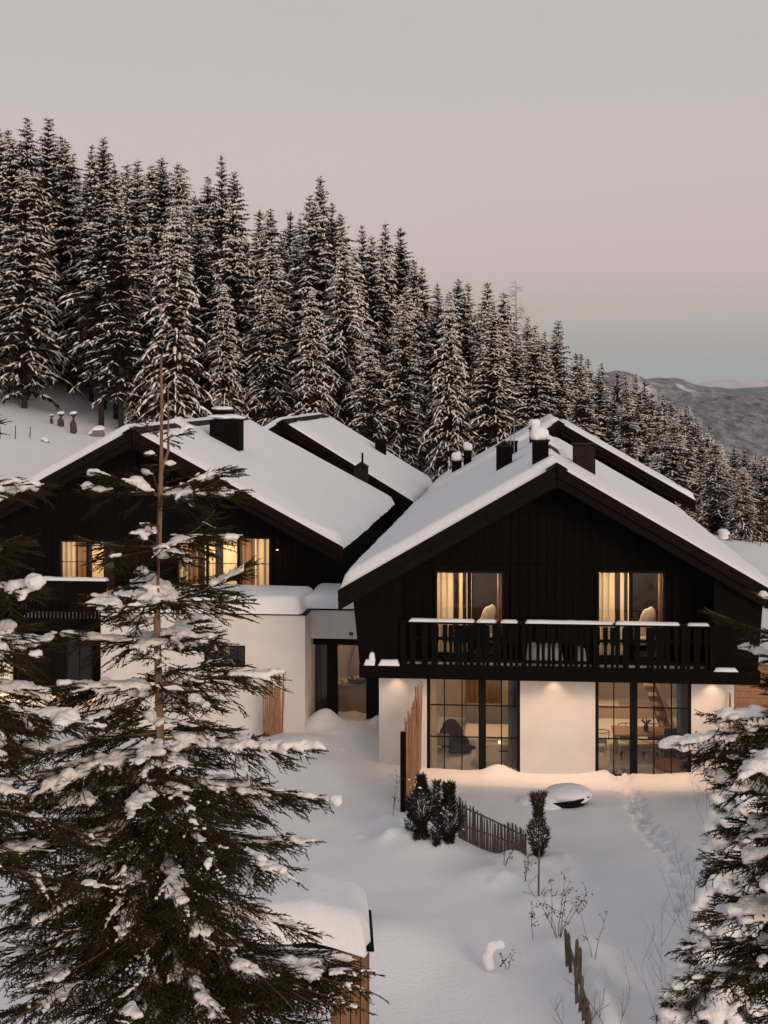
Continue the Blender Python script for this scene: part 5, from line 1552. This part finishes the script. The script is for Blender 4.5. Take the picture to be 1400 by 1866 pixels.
# --- evergreens (thuja-like) and shrubs
def column_shrub(px, pyb, pyt, wpx, label, m=THUJ, seed=0, dens=1.0, stem=0.0, name='evergreen_shrub', taper=.5):
    p = G(px, pyb); H = (pyb - pyt) * p.y / F; w = wpx * p.y / F / 2
    e = empty(name, p, 0, label, 'shrub')
    rr = np.random.default_rng(seed)
    n = int(900 * dens * max(.3, H)); O, D, L = [], [], []
    lo = stem * H
    for i in range(n):
        f = rr.random(); z = lo + (H - lo) * f * .96
        rad = w * (1 - abs(2 * f - .9) ** 3 * taper) * (.8 + .4 * math.sin(f * 9 + seed)) * .85
        a = rr.uniform(0, 2 * math.pi); q = rad * math.sqrt(rr.uniform(.1, 1))
        O.append((q * math.cos(a), q * math.sin(a), z - .05)); dd = np.array([math.cos(a) * .8, math.sin(a) * .8, rr.uniform(.2, 1.4)]) + rr.normal(0, .3, 3)
        D.append(dd); L.append(rr.uniform(.05, .12))
    s_ = MB().tube([(0, 0, -.3), (.01, 0, H * .5), (0, 0, H * .9)], [.018, .014, .006], 5)
    s_.build('stem', OLDW, e)
    needles_mesh('foliage', O, D, L, m, e, 1.3)
    return e, w, H
def snow_bits(e, w, H, n, seed, s=.035, lo=.1):
    rr = random.Random(seed); cs, rs = [], []
    for i in range(n):
        a = rr.uniform(0, 6.28); q = w * rr.uniform(.5, 1.0); z = H * rr.uniform(lo, .95)
        k = s * rr.uniform(.6, 1.5)
        cs.append((q * math.cos(a), q * math.sin(a), z)); rs.append((k * 1.2, k * 1.2, k * .8))
        cs.append((q * math.cos(a) + k, q * math.sin(a), z - k * .3)); rs.append((k, k, k * .6))
    blobs('snow_load', cs, rs, SNOW, e, voxel=.02)['kind'] = 'stuff'
for k, (px, pb1, pt, w, lab, dn) in enumerate(((768, 1528, 1408, 58, 'dense dark evergreen bush beside the tall larch fence, left of two', 1.5), (818, 1536, 1422, 56, 'dense dark evergreen bush at the start of the low palisade', 1.5),
        (796, 1545, 1420, 20, 'thin sparse evergreen between the two dense bushes', .5), (748, 1512, 1452, 18, 'small thin bush at the foot of the black fence post', .4))):
    e, w_, H_ = column_shrub(px, pb1, pt, w, lab, seed=k + 3, dens=dn)
    snow_bits(e, w_, H_, 11 if dn > 1 else 5, k, s=.026)
e, w_, H_ = column_shrub(981, 1562, 1440, 40, 'brown columnar shrub with a flared top standing on a thin stem', m=THUJB, seed=11, dens=1.1, taper=.25)
p = G(981, 1636); MB().tube([(0, 0, -.3), (.02, 0, .9)], [.022, .018], 6).build('stem', OLDW, e, loc=p - Vector(e.location))

def leafy_plant(px, pyb, pyt, label, seed, leaves=40, spread=.25, nst=2, m=LEAF, tilt=0):
    p = G(px, pyb); H = (pyb - pyt) * p.y / F
    e = empty('garden_plant', p, 0, label, 'plant')
    rr = random.Random(seed); st = MB(); lf = MB(); tips = []
    for k in range(nst):
        a = rr.uniform(0, 6.28); pts = []; x = y = 0
        for i in range(6):
            t = i / 5; pts.append((x + tilt * t * H, y, H * t * rr.uniform(.92, 1.0) if i else -.15)); x += spread * H * .22 * math.cos(a) + rr.uniform(-.02, .02); y += spread * H * .22 * math.sin(a)
        st.tube(pts, [.008 - .001 * i for i in range(6)], 4, cap=False); tips += pts[2:]
        for j in range(4):
            q = Vector(pts[rr.randint(2, 5)]); b = rr.uniform(0, 6.28); l = rr.uniform(.1, .28) * H
            t2 = q + Vector((math.cos(b) * l, math.sin(b) * l, l * rr.uniform(.2, .9))); st.tube([q, (q + t2) / 2 + Vector((0, 0, .01)), t2], [.005, .004, .002], 3, cap=False)
            tips += [tuple((q + t2) / 2), tuple(t2)]
    for i in range(leaves):
        q = Vector(rr.choice(tips)) + Vector((rr.uniform(-.04, .04), rr.uniform(-.04, .04), rr.uniform(-.05, .03)))
        d = Vector((rr.uniform(-1, 1), rr.uniform(-1, 1), rr.uniform(-1.4, -.1))).normalized() * rr.uniform(.035, .065)
        s = d.cross(Vector((rr.uniform(-1, 1), rr.uniform(-1, 1), 1))).normalized() * rr.uniform(.010, .018)
        lf.add([q, q + d * .5 + s, q + d, q + d * .5 - s], [(0, 1, 2, 3)])
    st.build('stem', TWIG if m is LEAF else OLDW, e)
    if leaves:
        o = lf.build('foliage', m, e); o['kind'] = 'stuff'
    return e
leafy_plant(715, 1488, 1412, 'slender withered plant beside the black fence post, standing in the snow', 1, 26, .15, 2)
leafy_plant(918, 1578, 1530, 'drooping leafy twig plant just below the low palisade', 2, 60, .5, 3)
leafy_plant(957, 1608, 1558, 'small dark-leaved plant left of the thin shrub stem', 3, 50, .2, 2)
leafy_plant(972, 1716, 1650, 'single upright brown-leaved sprout below the thin shrub stem', 4, 60, .1, 1)
leafy_plant(1018, 1708, 1615, 'widest leafy bush with dangling dry leaves, behind the stake fence', 5, 170, .55, 6)
leafy_plant(1004, 1690, 1600, 'thin leafy shoot at the left edge of the widest leafy bush', 8, 45, .1, 1)
leafy_plant(925, 1765, 1725, 'few dark leaves poking out beside the snow-bent shrub', 6, 22, .6, 2)
leafy_plant(1082, 1748, 1668, 'nearly bare twiggy plant on the snow bank right of the stake fence', 7, 14, .4, 2)
# shrub bent under snow
p = G(900, 1772)
e = empty('bent_shrub', p, 0, 'small shrub bent into an arch under a thick roll of snow', 'shrub')
arc = [(-.06, 0, .05), (-.10, 0, .18), (-.06, 0, .33), (.02, 0, .40), (.10, .03, .41), (.16, .03, .36)]
MB().tube(arc, [.012] * 6, 5).build('stem', OLDW, e)
cs, rs = [], []
for i in range(26):
    t = i / 25 * 5; k = min(4, int(t)); f = t - k; a, b = arc[k], arc[k + 1]
    cs.append((a[0] + (b[0] - a[0]) * f - .02, 0, a[2] + (b[2] - a[2]) * f + .06)); q = .125 - .0025 * i; rs.append((q * .9, q, q))
blobs('snow_load', cs, rs, SNOW, e, voxel=.022, disp=.045, disp_s=6)
for k in range(5):
    MB().add([(0, 0, 0), (.018, 0, .03), (0, .004, .07), (-.018, 0, .03)], [(0, 1, 2, 3)]).build('leaf', LEAF, e, loc=(.10 + .03 * k, -.09, .10 + .05 * k), rot=(.4 * k, .7, .3 * k))

# --- bare saplings
TWD = mat('bark_twig_dark', (.07, .04, .035), .9)
def sapling(px, pyb, pyt, label, seed, n=4, spread=.5, zoff=0, Y=None, r=.008, m=TWD):
    p = G(px, pyb) if Y is None else at(px, pyb, Y)
    H = (pyb - pyt) * p.y / F
    e = empty('bare_sapling', p, 0, label, 'sapling')
    rr = random.Random(seed); mb = MB()
    def grow(q, d, L, rad, lvl):
        pts = [q]; rs = [rad]
        for i in range(4):
            d = (d + Vector((rr.uniform(-.12, .12), rr.uniform(-.12, .12), rr.uniform(-.02, .10)))).normalized(); q = q + d * L / 4; pts.append(q); rs.append(rad * (1 - .18 * (i + 1)))
            if lvl > 0 and i > 0:
                for _ in range(rr.choice([1, 1, 2])):
                    a = rr.uniform(0, 6.28); dd = (d + Vector((math.cos(a), math.sin(a), .2)) * .65).normalized()
                    grow(q, dd, L * rr.uniform(.3, .55), rad * .5, lvl - 1)
        mb.tube(pts, rs, 4, cap=False)
    for k in range(n):
        a = rr.uniform(0, 6.28); grow(Vector((0, 0, -.15)), Vector((math.cos(a) * spread, math.sin(a) * spread * .6, 1)).normalized(), (H + .15) * rr.uniform(.75, 1.05), r, 2)
    mb.build('twigs', m, e)
    return e
sapling(1215, 1900, 1720, 'bare many-stemmed sapling rising from the snow near the bottom edge', 3, 3, .5, m=TWD, r=.006)
sapling(1275, 1760, 1610, 'bare sapling in front of the snow-laden bushes at the right', 5, 3, .45, m=TWD, r=.006)
sapling(1120, 1890, 1790, 'short bare twig by the foot of the snow bank', 9, 2, .5)
sapling(1045, 1895, 1815, 'broken bare twigs at the very foot of the stake fence', 10, 3, .7)
sapling(1345, 1620, 1440, 'fine bare twigs standing against the snow-laden bush below the right window', 12, 3, .5, r=.005)
for i, (px, pb1, pt, lab) in enumerate(((1270, 1000, 925, 'bare orange-brown sapling by the right eave'), (1385, 995, 930, 'bare pale sapling at the photo edge beyond the right eave'))):
    X_, Y_, z_ = rayg(px, pb1, 58); e = sapling(px, pb1, pt, lab, 20 + i, 5, .4, Y=Y_, r=.02, m=TWIG); e.location = (X_, Y_, z_)

# --- snow-laden bushes right
def snow_bush(px, py, wpx, hpx, label, seed, Y=None, cover=.5, dark=NEED):
    p = G(px, py); sc = p.y / F; w = wpx * sc / 2; H = hpx * sc
    e = empty('snowy_bush', p, 0, label, 'bush')
    rr = np.random.default_rng(seed)
    O, D, L, cs, rs = [], [], [], [], []
    for i in range(int(230 * w * H / .6) + 40):
        a = rr.uniform(0, 6.28); ph = rr.uniform(0.05, 1.5); q = rr.uniform(.62, 1.0)
        c = np.array([w * math.cos(a) * math.cos(ph) * q, w * .8 * math.sin(a) * math.cos(ph) * q, H * math.sin(ph) * q])
        d0 = np.array([math.cos(a), math.sin(a), -.25 + rr.uniform(-.5, .4)])
        for j in range(6):
            O.append(c + rr.normal(0, .03, 3)); D.append(d0 + rr.normal(0, .45, 3)); L.append(rr.uniform(.07, .13))
        if ph > .35 and rr.random() < cover + .3 * fbm3(np.array([c * 2.2 + seed]), 2)[0] * 2:
            k = rr.uniform(.05, .13); cs.append(c * 1.04 + [0, 0, .04]); rs.append((k * 1.4, k * 1.4, k * .85))
    MB().tube([(0, 0, -.3), (0, 0, H * .8)], [.04, .01], 6).build('stem', BARK, e)
    needles_mesh('foliage', O, D, L, dark, e, 1.15)
    blobs('snow_load', cs, rs, SNOWB, e, voxel=.035, disp=.03, disp_s=6)['kind'] = 'stuff'
    return e
snow_bush(1370, 1640, 190, 230, 'snow-heaped conifer bush below the larch fence at the right', 1, cover=.70)
snow_bush(1345, 1800, 200, 200, 'dark conifer bush with snow shoulders in the middle of the right side', 2, cover=.42)
snow_bush(1300, 1940, 220, 190, 'dark conifer bush with snow shoulders at the bottom right corner', 3, cover=.40)
snow_bush(1440, 1820, 190, 330, 'tall dark conifer bush cut by the right photo edge', 4, cover=.30)

# --- garden shed near the bottom
SHEDW = mat('wood_shed', (.24, .125, .065), .8, noise_s=5, noise_a=.5, bump=.4, bump_s=20, stretch=(8, 8, .8))
Yd = 19.5
e = empty('garden_shed', (px2(600, Yd), Yd + 1.0, gz(px2(600, Yd), Yd + 1)), R(2), 'small larch garden shed with a thick snow hood, mostly hidden by the nearest spruce', 'shed')
zb_ = e.location.z; wv = px2(668, Yd) - px2(600, Yd)
zwall = zof(1775, Yd) - zb_
k = 0; u = -.02
while u < wv:
    MB().box(u + .004, min(u + .135, wv) - .004, -.02 + .006 * (k % 2), .03, -.5, zwall).build('wall_board', SHEDW, e); u += .14; k += 1
v = .035; k = 0
while v < 1.15:
    MB().box(wv - .02 + .006 * (k % 2), wv + .03, v, v + .135, -.5, zwall).build('wall_board', SHEDW, e); v += .14; k += 1
MB().box(-.00, wv - .03, .035, 1.15, -.5, zwall - .02).build('wall_core', SHEDW, e)
MB().box(-1.02, -.95, 0, .07, -.5, zwall + .05).build('corner_post', SHEDW, e)
MB().prism([(-1.1, zwall + .16), (-1.1, zwall + .09), (wv + .09, zwall - .03), (wv + .09, zwall + .02), (-.3, zwall + .26)][::-1], -.18, 1.3).build('roof', BLACKW, e)
us = np.linspace(-1.12, wv + .06, 40); vs_ = np.linspace(-.30, 1.40, 40); U_, V_ = np.meshgrid(us, vs_)
dd = np.minimum(np.minimum(U_ + 1.12, wv + .06 - U_), np.minimum(V_ + .30, 1.40 - V_)); q = np.clip(dd / .30, 0, 1)
base = zwall + .26 - np.maximum(U_ + .3, 0) * (.24 / (wv + .42)) - np.maximum(-.3 - U_, 0) * .12 + .005
Zs = np.where(dd <= 1e-6, base - .10, base + .40 * np.sqrt(1 - (1 - q) ** 2) * (1 + .12 * fbm2(U_, V_, 2, 3)))
idx = np.arange(U_.size).reshape(U_.shape)
U_ = np.where(U_ > 0, U_ * (1 - .55 * np.clip(.35 - (V_ + .30), 0, .35)), U_)
mesh_np('roof_snow', np.stack([U_.ravel(), V_.ravel(), Zs.ravel()], 1), np.stack([idx[:-1, :-1].ravel(), idx[:-1, 1:].ravel(), idx[1:, 1:].ravel(), idx[1:, :-1].ravel()], 1), SNOW, e, smooth=True)

# --- wood-clad wing beside the right wall
wv0 = A.u(1338, 3.2); k = 0; z = -.3
e = empty('wood_store', A.loc(wv0, 3.2, 0), -A.a, 'larch-boarded store with horizontal boards right of the white ground floor', 'shed')
while z < 2.5:
    MB().box(.01, 2.6, 0, .05, z, z + .165).build('wall_board', LARCH, e, loc=(0, -.006 * (k % 2), 0)); z += .172; k += 1
MB().box(1.05, 1.13, -.05, -.01, -.3, 2.5).build('corner_post', LARCH, e)
MB().box(.0, 2.6, .06, 1.2, -.3, 2.48).build('wall_core', LARCH, e)
